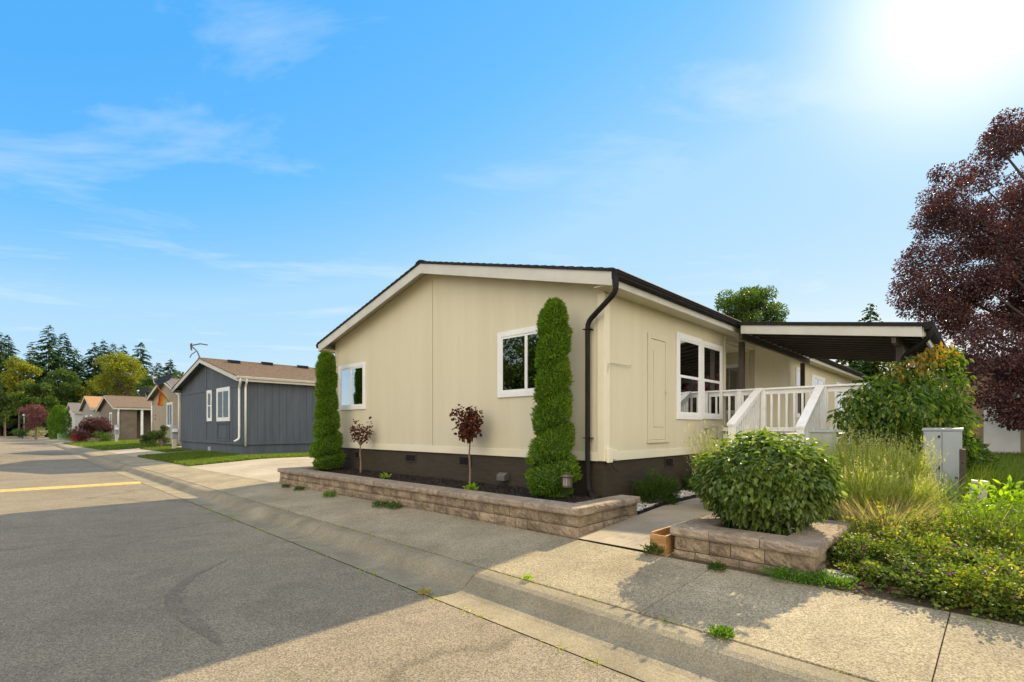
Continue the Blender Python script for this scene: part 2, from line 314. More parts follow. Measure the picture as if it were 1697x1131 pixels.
l_conif2 = LM('yellowish_fir_needle', (.032, .068, .014), (.08, .135, .026), (.14, .19, .036), trans=.3)  # second needle green, brighter and yellower than the first
l_yg = LM('yellow_green_leaf', (.10, .13, .018), (.24, .26, .035), (.36, .33, .06), trans=.45)
l_mid = LM('mid_green_leaf', (.035, .075, .014), (.085, .140, .024), (.15, .20, .04), trans=.4)
l_thuja = LM('bright_thuja_leaf', (.05, .13, .014), (.13, .24, .025), (.20, .30, .04), trans=.4)
l_redshrub = LM('red_shrub_leaf', (.14, .022, .018), (.30, .05, .035), (.36, .10, .06), trans=.4)
l_plumfar = LM('far_plum_leaf', (.09, .035, .040), (.19, .080, .080), (.26, .13, .11), trans=.35)

# ---------------------------------------------------------------- ground
def strip(mb, ps_, s0, s1, ns, zf):
    """sheet over the p breaks ps_ and s from s0 to s1"""
    ss = np.linspace(s0, s1, ns + 1); V = []
    for s in ss:
        for p in ps_: q = ps(p, s); V.append((q[0], q[1], zf(p)))
    k = len(ps_); f = [(i * k + j, i * k + j + 1, (i + 1) * k + j + 1, (i + 1) * k + j) for i in range(ns) for j in range(k - 1)]
    mb.add(V, [q[::-1] for q in f])
PB = [3.345, 4.68, 6.858, 12, 25.6]
def gsh(name, plist, s0, s1, off, mat, z=None):
    pl = sorted(set(plist + [p for p in PB if plist[0] < p < plist[-1]]))
    mb = MB(); strip(mb, pl, s0, s1, 1, (lambda p: z) if z is not None else (lambda p: zp(p) + off)); return struct(mb.build(name, mat))
mb = MB()
pl = [-900, -5.2, 3.2, 3.335, 4.68, 6.858, 12, 25.6, 900]
strip(mb, pl, -700, 900, 1, lambda p: -.06 if p < 3.3 else zp(p) - .05)
struct(mb.build('ground', m_yard))
mb = MB(); strip(mb, [-4.9, -1, 2.655], -60, 135, 1, lambda p: 0.); struct(mb.build('road', m_asph))
# kerb with gutter pan, cast in segments with open joints
prof = [(2.67, 0.), (2.8, -.012), (2.93, -.018), (3.0, -.008), (3.05, .012), (3.10, .055), (3.15, .094), (3.20, .112), (3.26, .118), (3.32, .12), (3.32, -.05)]
mb = MB(); s = .3 - 1.67 * 12
while s < 130:
    L = 3.34; V = []
    for t in (s + .005, s + L - .005):
        for p, z in prof: q = ps(p, t); V.append((q[0], q[1], z))
    k = len(prof); f = [(j, j + k, j + k + 1, j + 1) for j in range(k - 1)] + [tuple(range(k)), tuple(range(k, 2 * k))[::-1]]
    mb.add(V, f); s += L
struct(mb.build('kerb', m_gutter, smooth=False))
mb = MB(); s = -60
while s < 130:
    V = []
    for t in (s + .005, s + 3.33):
        for p, z in prof: q = ps(-2.25 - p, t); V.append((q[0], q[1], z))
    k = len(prof); mb.add(V, [(j + 1, j + k + 1, j + k, j) for j in range(k - 1)]); s += 3.34
struct(mb.build('far_kerb', m_gutter))
gsh('gutter_joint_grit', [2.64, 2.69], -40, 120, 0, m_soil, z=-.009)
# sidewalk slabs
mb = MB(); s = .3 - 1.67 * 12; W_ = 1.67
while s < 128:
    g = .003; z0, z1 = zp(3.34), zp(4.68); V = []
    for dz in (-.07, 0):
        for p, t in ((3.347, s + g), (4.68, s + g), (4.68, s + W_ - g), (3.347, s + W_ - g)): q = ps(p, t); V.append((q[0], q[1], zp(p) + dz))
    mb.add(V, [(0, 1, 2, 3), (7, 6, 5, 4), (0, 4, 5, 1), (1, 5, 6, 2), (2, 6, 7, 3), (3, 7, 4, 0)]); s += W_
struct(mb.build('sidewalk', m_conc, bevel=.004))
def absheet(name, a0, a1, b0, b1, off, mat, n=24):
    mb = MB(); V = []
    aa = np.linspace(a0, a1, n + 1)
    for a in aa:
        for b in (b0, b1): q = ab(a, b); V.append((q[0], q[1], gz(*q) + off))
    mb.add(V, [(2 * i, 2 * i + 1, 2 * i + 3, 2 * i + 2)[::-1] for i in range(n)]); return struct(mb.build(name, mat))
# soil seen in the joints, beds, drives and lawns (each sheet above the last)
gsh('joint_soil', [3.32, 4.7], -20, 60, -.024, ground_mat('joint_grit', (.025, .02, .014), (.07, .056, .034), .3, 6, 90))
absheet('bed_soil', -1.55, 2.6, -14, -.45, -.012, m_soil)
absheet('walkway', -1.445, 2.62, -1.52, -.57, .012, m_walk)
absheet('driveway', -1.43, 22, 8.2, 15.75, .004, m_drive, 40)
absheet('neighbour_driveway', -1.35, 22, 24.4, 33.5, .004, m_drive, 40)
absheet('lawn', -1.32, 22, 15.76, 24.39, .008, m_lawn, 40)
absheet('far_lawn', -1.3, 12, 34, 56, .008, m_lawn, 30)
absheet('neighbour_verge', .2, 1.6, 26.0, 32.4, .016, m_lawn, 6)
absheet('yard', 2.61, 20, -14, -3.2, .0, m_lawn, 40)
absheet('garden_path', 2.61, 4.4, -2.4, -.45, .008, m_walk, 10)
# driveway joints: thin raised-free dark seams are real gaps between two pours
def grass(name, label, pts, h, w, mat, lean=.5):
    mb = MB(); blades(mb, pts, h, w, lean); o = mb.build(name, mat); tag(o, label, 'grass', kind='stuff'); return o
def scatter_ab(n, a0, a1, b0, b1, off=0., clump=0):
    a = rng.uniform(a0, a1, n); b = rng.uniform(b0, b1, n); q = O + a[:, None] * A + b[:, None] * B
    p = q @ n_; z = .12 + np.clip((p - 3.32) * .065, 0, .23) + np.clip((p - 12) * .022, 0, .3)
    return np.c_[q, z + off]
grass('lawn_grass', 'mown green grass in front of the dark blue house', np.vstack([scatter_ab(42000, -1.3, 1.2, 15.8, 24.3), scatter_ab(26000, 1.2, 12, 15.8, 18.3)]), rng.uniform(.04, .12, 68000), .016, m_grass)
grass('verge_grass', 'sunlit strip of grass beyond the dark blue house', np.vstack([scatter_ab(9000, .2, 1.6, 26.0, 32.4), scatter_ab(30000, -1.2, 6, 34, 56)]), rng.uniform(.04, .10, 39000), .03, m_grass)
grass('yard_grass', 'long green grass of the yard behind the grey cabinet', scatter_ab(60000, 2.9, 17, -9, -3.0), rng.uniform(.06, .20, 60000), .014, m_grass, .6)

# yellow painted speed bump
mb = MB(); V = []; pr = [(-.24, 0), (-.2, .018), (-.1, .034), (0, .038), (.1, .034), (.2, .018), (.24, 0)]
for p in (-4.7, 2.62):
    for ds, z in pr: q = ps(p, 16.95 + .2 * (2.62 - p) / 7 + ds); V.append((q[0], q[1], z + .002))
mb.add(V, [(j, j + 1, j + 8, j + 7) for j in range(6)] + [tuple(range(7)), tuple(range(7, 14))[::-1]])
tag(mb.build('speed_bump', m_yellow, smooth=False), 'yellow painted speed bump across the road', 'speed bump')

mb = MB(); sp_ = [(1.2, 2.3), (1.14, 2.0), (1.0, 1.82), (1.02, 1.62), (1.22, 1.42), (1.28, 1.2)]
pts_ = [P3(372, 930, 1), P3(318, 955, 1), P3(285, 985, 1), P3(290, 1008, 1), P3(325, 1035, 1), P3(365, 1068, 1)]; V = []
for q, w in zip(pts_, (.02, .035, .05, .06, .055, .02)):
    k = 1.5 / (1.5 - q.z); X, Y = q.x * k, q.y * k; V += [(X - w, Y - w * .6, .003), (X + w, Y + w * .6, .003)]
mb.add(V, [(2 * i, 2 * i + 1, 2 * i + 3, 2 * i + 2) for i in range(5)]); struct(mb.build('road_stain', ground_mat('oil_darkened_asphalt', (.140, .119, .088), (.185, .158, .116), .46, .5, 115)))
# ---------------------------------------------------------------- houses (parts in local a, b, z)
def window(root, face, u0, u1, z0, z1, c=0., trim=.09, kind='slider', blind=None, glass=None, trimm=None, frame=None, bl=None):
    """window on a wall. face 'f': u is b, wall plane a=c facing -a; face 's': u is a, wall plane b=c facing -b"""
    def bx(mb, p0, p1, ua, ub, za, zb):
        if face == 'f': mb.box(c - p1, c - p0, ua, ub, za, zb)
        else: mb.box(ua, ub, c - p1, c - p0, za, zb)
    T = MB(); bx(T, 0, .028, u0 - trim, u0, z0 - trim, z1 + trim); bx(T, 0, .028, u1, u1 + trim, z0 - trim, z1 + trim)
    bx(T, 0, .031, u0, u1, z1, z1 + trim); bx(T, 0, .031, u0, u1, z0 - trim, z0)
    w = T.build('window', trimm or m_white, root, bevel=.004)
    F = MB(); e = .035
    bx(F, .003, .022, u0, u0 + e, z0, z1); bx(F, .003, .022, u1 - e, u1, z0, z1); bx(F, .003, .0215, u0 + e, u1 - e, z1 - e, z1); bx(F, .003, .0215, u0 + e, u1 - e, z0, z0 + e)
    um = (u0 + u1) / 2; zm = (z0 + z1) / 2
    if kind == 'slider': bx(F, .003, .026, um - .028, um + .028, z0 + e, z1 - e)
    if kind == 'hung': bx(F, .003, .026, u0 + e, u1 - e, zm - .025, zm + .025); bx(F, .003, .0225, u0 + e, u0 + e + .02, z0 + e, zm - .025); bx(F, .003, .0225, u1 - e - .02, u1 - e, z0 + e, zm - .025)
    F.build('sash', frame or m_white, w, bevel=.002)
    G = MB(); bx(G, .012, .014, u0 + e, u1 - e, z0 + e, z1 - e); G.build('pane', glass or m_glass, w)
    Bm = MB()
    if (blind or m_blinddark) is m_blind:
        z = z0 + e; 
        while z < z1 - e - .03: 
            if face == 'f': Bm.add([(c - .006, u0 + e, z), (c - .006, u1 - e, z), (c - .001, u1 - e, z + .035), (c - .001, u0 + e, z + .035)], [(0, 1, 2, 3)])
            else: Bm.add([(u0 + e, c - .006, z), (u1 - e, c - .006, z), (u1 - e, c - .001, z + .035), (u0 + e, c - .001, z + .035)], [(0, 1, 2, 3)])
            z += .035
    else: bx(Bm, .001, .004, u0 + e, u1 - e, z0 + e, z1 - e)
    Bm.build('blind', bl or blind or m_blinddark, w)
    return w
def gable_roof(root, a0, a1, b0, b1, ze, sl, mat, fasc, ov=.32, rk=.3, th=.05, fh=.19, gut=None, soff=None, soffz=None, courses=True):
    """ridge along a; ze = z of roof plane at the eave edge; ov/rk = side and rake overhang"""
    y0, y1 = b0 - ov, b1 + ov; ym = (y0 + y1) / 2; zr = ze + sl * (ym - y0); x0, x1 = a0 - rk, a1 + rk
    mb = MB(); V = []
    ny = 26
    for x0_, x1_ in ((x0 - .02, x1 + .02),):
        for side in (0, 1):
            ya = y0 - .03 if side == 0 else y1 + .03; zz0 = ze - sl * .03
            for k in range(ny):              # overlapping shingle courses
                t0, t1 = k / ny, (k + 1) / ny; yy0 = ya + (ym - ya) * t0; yy1 = ya + (ym - ya) * t1
                h0 = zz0 + (zr - zz0) * t0; h1 = zz0 + (zr - zz0) * t1
                mb.prism([(x0_, yy0, h0), (x0_, yy1, h1), (x0_, yy1, h1 + th - .012), (x0_, yy0, h0 + th)], (x1_ - x0_, 0, 0))
    mb.prism([(x0 - .03, ym - .12, zr + th - .035), (x0 - .03, ym, zr + th - .006), (x0 - .03, ym + .12, zr + th - .035), (x0 - .03, ym + .12, zr + th - .015), (x0 - .03, ym, zr + th + .016), (x0 - .03, ym - .12, zr + th - .015)], (x1 - x0 + .06, 0, 0))
    rf = mb.build('roof', mat, root)
    # soffit underside
    mb = MB()
    for ya, yb in ((y0, ym), (y1, ym)):
        mb.prism([(x0 + .03, ya, ze - .03), (x0 + .03, yb, zr - .03), (x0 + .03, yb, zr - .002), (x0 + .03, ya, ze - .002)], (x1 - x0 - .06, 0, 0))
    # boxed eave soffit
    for ya, yb in ((y0 + .02, b0 - .003), (b1 + .003, y1 - .02)):
        mb.box(x0 + .04, x1 - .04, ya, yb, ze - fh + .03, ze - fh + .045)
    mb.build('soffit', soff or fasc, rf)
    mb = MB()
    for xa, xb in ((x0, x0 + .028), (x1 - .028, x1)):
        for ya in (y0, y1):
            mb.prism([(xa, ya, ze - fh), (xa, ym, zr - fh), (xa, ym, zr - .001), (xa, ya, ze - .001)], (xb - xa, 0, 0))
    mb.box(x0 + .029, x1 - .029, y0, y0 + .025, ze - fh, ze - .003); mb.box(x0 + .029, x1 - .029, y1 - .025, y1, ze - fh, ze - .003)
    mb.build('fascia', fasc, rf)
    if gut:
        for sgn, y in ((-1, y0 - .002), (1, y1 + .002)):
            mb = MB(); g = [(0, -.01), (.105, -.01), (.112, -.022), (.10, -.03), (.10, -.06), (.085, -.075), (.085, -.10), (.06, -.115), (0, -.115)]
            mb.prism([(x0 - .01, y + sgn * u, ze + .02 + w) for u, w in g], (x1 - x0 + .02, 0, 0)); mb.build('gutter', gut, rf)
    return rf, zr, ym
def gable_wall(mb, a0, a1, b0, b1, z0, ztop, sl, bm):
    """wall slab, pentagon in b,z with eave height ztop"""
    mb.prism([(a0, b0, z0), (a0, b1, z0), (a0, b1, ztop), (a0, bm, ztop + sl * (bm - b0)), (a0, b0, ztop)], (a1 - a0, 0, 0))
def grooved(mb, face, c, u0, u1, z0, ztf, pitch=.2, g=.012, d=.008, out=-1):
    """vertical boards standing proud of the wall plane c by d"""
    u = u0
    while u < u1 - .02:
        e = min(u + pitch - g, u1)
        for a_, b_ in ((u, e),):
            za, zb = ztf(a_), ztf(b_)
            if face == 'f': mb.prism([(c, a_, z0), (c, b_, z0), (c, b_, zb), (c, a_, za)], (out * d, 0, 0))
            else: mb.prism([(a_, c, z0), (b_, c, z0), (b_, c, zb), (a_, c, za)], (0, out * d, 0))
        u += pitch

# --- main cream house: b 0..8.06, a 0..18.2
HB, HL, ZE, SL = 8.06, 18.2, 3.64, .25
house = site('manufactured_home', 'cream single-storey home with dark skirting and black gutters in the foreground', 'house')
SB = 1.02                                   # siding bottom
ym = HB / 2; wt = ZE - .19 + .0             # wall meets soffit plane
mb = MB()
gable_wall(mb, 0, .1, 0, HB, SB, ZE + .07 - .035, SL, ym)
mb.box(.101, 4.62, 0, .1, SB, 3.50); mb.box(6.43, HL - .101, 0, .1, SB, 3.50); mb.box(4.62, 4.72, .101, .95, SB, 3.50); mb.box(4.721, 6.33, .85, .95, SB, 3.50); mb.box(6.33, 6.43, .101, .95, SB, 3.50)
gable_wall(mb, HL - .1, HL, 0, HB, SB, ZE + .03, SL, ym); mb.box(.101, HL - .101, HB - .1, HB, SB, 3.50)
mb.box(4.6, 6.45, .0, .1, 3.36, 3.50)
wall = mb.build('wall', m_cream, house)
# recessed porch floor and ceiling
mb = MB(); mb.box(4.73, 6.32, .0, .84, 1.25, 1.30); mb.build('porch_floor', m_creamtrim, house); mb = MB(); mb.box(4.73, 6.32, .101, .84, 3.33, 3.35); mb.build('porch_ceiling', m_creamtrim, house)
mb = MB()
mb.box(-.022, -.001, -.022, .10, SB + .001, 3.46); mb.box(0, .12, -.022, -.001, SB + .001, 3.46)                   # corner boards
mb.box(-.016, -.001, .101, HB, SB - .004, SB + .125); mb.box(.121, HL, -.016, -.001, SB - .004, SB + .125)          # band at the bottom
mb.box(-.012, -.001, HB - .10, HB, SB + .13, 3.46)
mb.box(4.53, 4.615, -.016, -.001, SB + .13, 3.44); mb.box(6.44, 6.52, -.016, -.001, SB + .13, 3.44)
mb.box(9.0, 9.05, -.012, -.001, SB + .13, 3.44)
mb.build('trim_board', m_creamtrim, house, bevel=.003)
mb = MB(); mb.box(-.004, -.0005, 4.026, 4.034, SB + .13, 4.45); mb.build('panel_seam', M('seam_shadow_gap', (.25, .21, .13), None), house)
mb = MB(); mb.box(.03, .10, .03, HB - .03, .1, SB - .005); mb.box(.101, HL - .1, .03, .10, .1, SB - .005); mb.box(HL - .1, HL - .03, .03, HB - .03, .1, SB - .005); mb.box(.101, HL - .1, HB - .1, HB - .03, .1, SB - .005)
skirt = mb.build('skirting', m_skirt, house)
for b0, b1, z0, z1 in ((6.90, 7.12, .765, .945), (4.62, 5.01, .785, .955), (2.89, 3.25, .79, .975)):
    mb = MB(); mb.box(.012, .029, b0, b1, z0, z0 + .025); mb.box(.012, .029, b0, b1, z1 - .025, z1); mb.box(.012, .029, b0, b0 + .025, z0 + .026, z1 - .026); mb.box(.012, .029, b1 - .025, b1, z0 + .026, z1 - .026)
    v = mb.build('foundation_vent', m_skirt, skirt, bevel=.002)
    mb = MB(); mb.box(.0265, .029, b0 + .026, b1 - .026, z0 + .026, z1 - .026)
    k = 8
    for i in range(1, k): bb = b0 + (b1 - b0) * i / k; mb.box(.020, .026, bb - .003, bb + .003, z0 + .026, z1 - .026)
    for i in range(1, 5): zz = z0 + (z1 - z0) * i / 5; mb.box(.0205, .0255, b0 + .026, b1 - .026, zz - .003, zz + .003)
    mb.build('vent_grille', m_black, skirt)
for a0, a1, z0, z1 in ((1.92, 2.25, .81, 1.005 - .02), (9.0, 9.35, .7, .9)):
    mb = MB(); mb.box(a0, a1, .012, .029, z0, z0 + .025); mb.box(a0, a1, .012, .029, z1 - .025, z1); mb.box(a0, a0 + .025, .012, .029, z0 + .026, z1 - .026); mb.box(a1 - .025, a1, .012, .029, z0 + .026, z1 - .026)
    mb.build('foundation_vent', m_skirt, skirt, bevel=.002)
    mb = MB(); mb.box(a0 + .026, a1 - .026, .0265, .029, z0 + .026, z1 - .026)
    for i in range(1, 8): u = a0 + (a1 - a0) * i / 8; mb.box(u - .003, u + .003, .020, .026, z0 + .026, z1 - .026)
    mb.build('vent_grille', m_black, skirt)
# dryer hood
mb = MB(); mb.prism([(.028, 1.93, .60), (.028, 1.93, .73), (-.03, 1.93, .735), (-.10, 1.93, .69), (-.10, 1.93, .60)], (0, .19, 0)); h = mb.build('dryer_vent_hood', M('weathered_grey_vent', (.10, .095, .09), (.14, .13, .12)), house, bevel=.006)
gable_roof(house, 0, HL, 0, HB, ZE, SL, m_shingle, m_offwhite, gut=m_dark, soff=m_cream)
# front windows
w1 = window(house, 'f', 6.66, 7.76, 2.04, 2.97, glass=GLASS('left_window_glass', (.5, .52, .5), 2.6), blind=m_blinddark)
w2 = window(house, 'f', .92, 2.08, 2.12, 3.07, glass=GLASS('right_window_glass', (.7, .72, .7), 1.1), blind=m_screen)
mb = MB(); mb.box(-.0105, -.0085, 1.54, 2.04, 2.16, 3.03); mb.build('insect_screen', GLASS('screen_mesh', (.55, .55, .52), .05), w2)
# side windows (pair of double hung) + others
window(house, 's', 2.40, 3.28, 1.76, 3.12, kind='hung', trim=.10, blind=m_blinddark, glass=m_glass_r)
window(house, 's', 3.45, 4.33, 1.76, 3.12, kind='hung', trim=.0801, blind=m_blinddark, glass=m_glass_r)
window(house, 's', 10.0, 10.75, 1.9, 3.18, kind='hung', blind=m_screen)
window(house, 's', 11.75, 13.3, 1.9, 3.1, kind='slider', blind=m_screen)
window(house, 's', 15.2, 16.6, 2.2, 3.1, kind='slider', blind=m_screen)
# recess: glazed door facing the side, glazed door facing the street
window(house, 's', 4.95, 6.1, 1.36, 3.05, c=.85, kind='slider', blind=m_blinddark, glass=m_glass_r, trim=.06)
window(house, 'f', .22, .68, 1.9, 3.0, c=6.33, kind='none', blind=m_blinddark, glass=m_glass_r, trim=.05)
# service door on the side wall
mb = MB(); mb.box(1.27, 1.36, -.02, -.001, 1.30, 3.06); mb.box(1.88, 1.98, -.02, -.001, 1.30, 3.06); mb.box(1.361, 1.879, -.022, -.001, 2.98, 3.06); mb.box(1.25, 2.0, -.035, -.001, 1.255, 1.299)
fr = mb.build('water_heater_door', m_cream, house, bevel=.004)
mb = MB(); mb.box(1.365, 1.875, -.014, -.001, 1.31, 2.975); mb.box(1.45, 1.79, -.024, -.0145, 1.52, 2.80); mb.build('door_panel', m_cream, fr, bevel=.006)
mb = MB(); mb.tube([(1.86, -.015, 2.12), (1.86, -.05, 2.12), (1.86, -.06, 2.08)], .009, 6); mb.build('door_latch', m_beige, fr)
for z in (1.5, 2.75): mb = MB(); mb.box(1.362, 1.372, -.026, -.0145, z, z + .09); mb.build('hinge', m_creamtrim, fr)
mb = MB(); mb.tube([(.06, -.02, 2.30), (.06, -.05, 2.44), (.10, -.05, 2.455), (.6, -.05, 2.455), (.66, -.05, 2.44), (.68, -.05, 2.46), (.66, -.05, 2.475)], .008, 6); mb.build('hook_rail', m_beige, house)
mb = MB(); mb.box(.02, .13, -.07, -.023, SB - .02, SB + .19); mb.box(.135, .27, -.06, -.017, SB + .02, SB + .17); mb.build('junction_box', m_creamtrim, house, bevel=.006)
mb = MB(); mb.tube([(.12, -.04, SB), (.17, -.05, .92), (.25, -.06, .86), (.31, -.05, .88)], .007, 6); mb.build('cable_stub', m_black, house)
mb = MB(); mb.box(.80, .90, -.02, .029, .45, .62); mb.build('outlet_box', m_skirt, house, bevel=.004)
mb = MB(); mb.box(3.55, 3.72, -.07, -.001, 1.50, 1.56); mb.tube([(3.72, -.04, 1.54), (4.0, -.05, 1.56), (4.12, -.05, 1.50), (4.14, -.05, 1.3)], .012, 6); mb.build('hose_tap', m_beige, house)
mb = MB(); mb.box(-.05, -.001, .62, .72, 1.58, 1.70); mb.build('outlet_cover', m_beige, house, bevel=.006)
# downspouts
def downspout(root, path, mat, r=.043, clips=(), name='downspout'):
    mb = MB(); P = [Vector(p) for p in path]; Q = [P[0]]
    for i in range(1, len(P) - 1):          # round the elbows
        d0 = (P[i - 1] - P[i]).normalized(); d1 = (P[i + 1] - P[i]).normalized(); rr = .10
        for t in (0, .33, .67, 1): Q.append(P[i] + d0 * rr * (1 - t) ** 2 + d1 * rr * t ** 2)
    Q.append(P[-1]); mb.tube(Q, r, 10); o = mb.build(name, mat, root, smooth=True)
    return o
dsp = downspout(house, [(-.28, -.37, 3.56), (-.28, -.38, 3.36), (-.075, .235, 3.06), (-.075, .235, .62), (-.12, .13, .50), (-.2, .02, .47)], m_dark, r=.038)
for z in (1.35, 2.95): mb = MB(); mb.box(-.12, -.005, .175, .295, z, z + .012); mb.build('strap', m_dark, dsp)
dsl = downspout(house, [(-.2, HB + .36, 3.52), (-.2, HB + .36, 3.44), (-.065, HB - .03, 3.36), (-.065, HB - .03, .55)], m_dark, r=.04)

# --- carport over the deck
cp = site('patio_cover', 'flat dark patio cover with white front fascia beside the cream home', 'patio cover')
ca0, ca1 = 4.17, 9.5; cs = (3.60 - 3.17) / 2.92
def cz(b): return 3.60 + (b + .35) * cs
mb = MB(); mb.prism([(ca0 - .02, -.42, cz(-.42) - .035), (ca0 - .02, -3.3, cz(-3.3) - .035), (ca0 - .02, -3.3, cz(-3.3) + .03), (ca0 - .02, -.42, cz(-.42) + .03)], (ca1 - ca0 + .04, 0, 0)); mb.build('cover_roof', m_dark, cp)
mb = MB(); mb.prism([(ca0, -.47, cz(-.47) - .2), (ca0, -3.27, cz(-3.27) - .2), (ca0, -3.27, cz(-3.27) - .036), (ca0, -.47, cz(-.47) - .036)], (.04, 0, 0)); mb.build('front_fascia', m_offwhite, cp)
mb = MB(); mb.prism([(ca0 + .041, -3.29, cz(-3.29) - .19), (ca0 + .041, -3.25, cz(-3.25) - .19), (ca0 + .041, -3.25, cz(-3.25) - .036), (ca0 + .041, -3.29, cz(-3.29) - .036)], (ca1 - ca0 - .05, 0, 0)); mb.build('side_fascia', m_offwhite, cp)
mb = MB(); a = ca0 + .25
while a < ca1: mb.prism([(a, -.48, cz(-.48) - .17), (a, -3.24, cz(-3.24) - .17), (a, -3.24, cz(-3.24) - .036), (a, -.48, cz(-.48) - .036)], (.04, 0, 0)); a += .41
mb.build('rafters', m_darkwood, cp)
for ya in (-.47, -2.93):
    mb = MB(); mb.box(ca0 + .06, ca1 - .02, ya, ya + .06, cz(ya) - .30, cz(ya) - .172); mb.build('beam', m_darkwood, cp)
for a, b in ((4.64, -.36), (4.64, -2.98), (9.35, -.36), (9.35, -2.98)):
    mb = MB(); mb.box(a, a + .10, b, b + .10, 1.38, cz(b) - .302); mb.build('post', m_darkwood, cp, bevel=.004)
mb = MB(); g = [(0, 0), (-.11, 0), (-.11, -.03), (-.09, -.09), (-.06, -.12), (0, -.12)]
mb.prism([(ca0 - .03, -3.301 + u, cz(-3.3) + .035 + w) for u, w in g], (ca1 - ca0 + .06, 0, 0)); gt = mb.build('cover_gutter', m_dark, cp)
downspout(cp, [(ca0 + .10, -3.36, cz(-3.3) - .05), (ca0 + .10, -3.36, cz(-3.3) - .2), (ca0 + .42, -2.99, cz(-3.3) - .45), (ca0 + .42, -2.99, 1.5)], m_dark)

# --- deck with railing and steps
dk = site('deck', 'raised deck with white baluster railing and steps under the dark cover', 'deck')
DZ = 1.38; da = 4.45
mb = MB(); a = da
while a < 9.6: mb.box(a, a + .13, -3.35, -.02, DZ - .03, DZ); a += .138
mb.build('deck_boards', m_whitepaint, dk)
mb = MB(); mb.box(da - .03, da - .001, -3.35, -.02, DZ - .17, DZ - .002); mb.box(da, 9.6, -3.38, -3.351, DZ - .17, DZ - .002); mb.build('deck_fascia', m_whitepaint, dk)
mb = MB(); mb.box(da + .1, da + .13, -3.33, -.03, .2, DZ - .172); mb.build('deck_skirt', m_skirt, dk)
def railing(u0, u1, ac, face='f', z0=DZ, h=.91):
    def bx(m, a0, a1, b0, b1, za, zb):
        if face == 'f': m.box(ac + a0, ac + a1, b0, b1, za, zb)
        else: m.box(b0, b1, ac + a0, ac + a1, za, zb)
    mb = MB(); bx(mb, -.07, .07, u0, u1, z0 + h - .035, z0 + h); bx(mb, -.02, .02, u0, u1, z0 + h - .125, z0 + h - .036); bx(mb, -.02, .02, u0, u1, z0 + .06, z0 + .14)
    r = mb.build('railing', m_whitepaint, dk, bevel=.004)
    u = u0 + .06
    while u < u1 - .03:
        mb = MB(); bx(mb, -.018, .018, u, u + .036, z0 + .141, z0 + h - .126); mb.build('baluster', m_whitepaint, r); u += .135
    return r
railing(-3.33, -.02, da); railing(4.6, 9.5, -3.3, 's')
for b in (-.40, -.86, -1.90, -3.33): mb = MB(); mb.box(da - .06, da + .03, b, b + .09, .3, DZ + .874); mb.build('rail_post', m_whitepaint, dk, bevel=.004)
def stair_rail(b, a1, zt1, group=None):
    a0, z0, z1 = 2.95, 1.60, 2.29
    if a1: a0, z0 = a1, zt1
    sl = (z1 - z0) / (da - .06 - a0)
    mb = MB(); mb.prism([(a0 - .06, b - .07, z0 - .03 - .06 * sl), (a0 - .06, b + .07, z0 - .03 - .06 * sl), (a0 - .06, b + .07, z0 + .01 - .06 * sl), (a0 - .06, b - .07, z0 + .01 - .06 * sl)], (da - a0, 0, (da - a0) * sl))
    mb.box(a0 - .05, a0 + .05, b - .05, b + .05, .25, z0 - .045)
    for dz in (-.14, -.86): mb.prism([(a0 + .051, b - .02, z0 + dz), (a0 + .051, b + .02, z0 + dz), (a0 + .051, b + .02, z0 + dz + .09), (a0 + .051, b - .02, z0 + dz + .09)], (da - .12 - a0, 0, (da - .12 - a0) * sl))
    r = mb.build('stair_rail', m_whitepaint, dk, bevel=.004); u = a0 + .12
    while u < da - .1:
        mb = MB(); zz = z0 + (u - a0) * sl; mb.box(u, u + .035, b - .018, b + .018, zz - .78, zz - .12); mb.build('baluster', m_whitepaint, r); u += .115
stair_rail(-.74, None, None); stair_rail(-1.80, 3.10, 1.56)
for i in range(6):
    z = DZ - .03 - .16 * (i + 1); a = da - .03 - .27 * (i + 1)
    mb = MB(); mb.box(a, a + .27, -1.74, -.80, z - .035, z); mb.box(a + .245, a + .268, -1.74, -.80, z, z + .122); mb.build('step', m_whitepaint, dk)

# ---------------------------------------------------------------- block planters
def rough_block(mb, o, u, n, w, h, depth, amp, nx=6, nz=4):
    o = np.asarray(o, float); u = np.asarray(u, float); n = np.asarray(n, float); z = np.array([0, 0, 1.])
    V = []
    for j in range(nz + 1):
        for i in range(nx + 1):
            e = (i in (0, nx)) + (j in (0, nz)); d = rng.uniform(-.5, 1) * amp if not e else -.009 * e
            V.append(o + u * w * (i / nx) + z * h * (j / nz) + n * d + (u * rng.uniform(-.1, .1) * w / nx if not e else 0))
    per = [(i, 0) for i in range(nx)] + [(nx, j) for j in range(nz)] + [(i, nz) for i in range(nx, 0, -1)] + [(0, j) for j in range(nz, 0, -1)]
    ids = [j * (nx + 1) + i for i, j in per]; base = len(V)
    for i, j in per: V.append(o + u * w * (i / nx) + z * h * (j / nz) - n * depth)
    f = [(j * (nx + 1) + i, j * (nx + 1) + i + 1, (j + 1) * (nx + 1) + i + 1, (j + 1) * (nx + 1) + i) for j in range(nz) for i in range(nx)]
    k = len(ids); f += [(ids[q], base + q, base + (q + 1) % k, ids[(q + 1) % k]) for q in range(k)] + [tuple(range(base, base + k))[::-1]]
    mb.add(V, f)
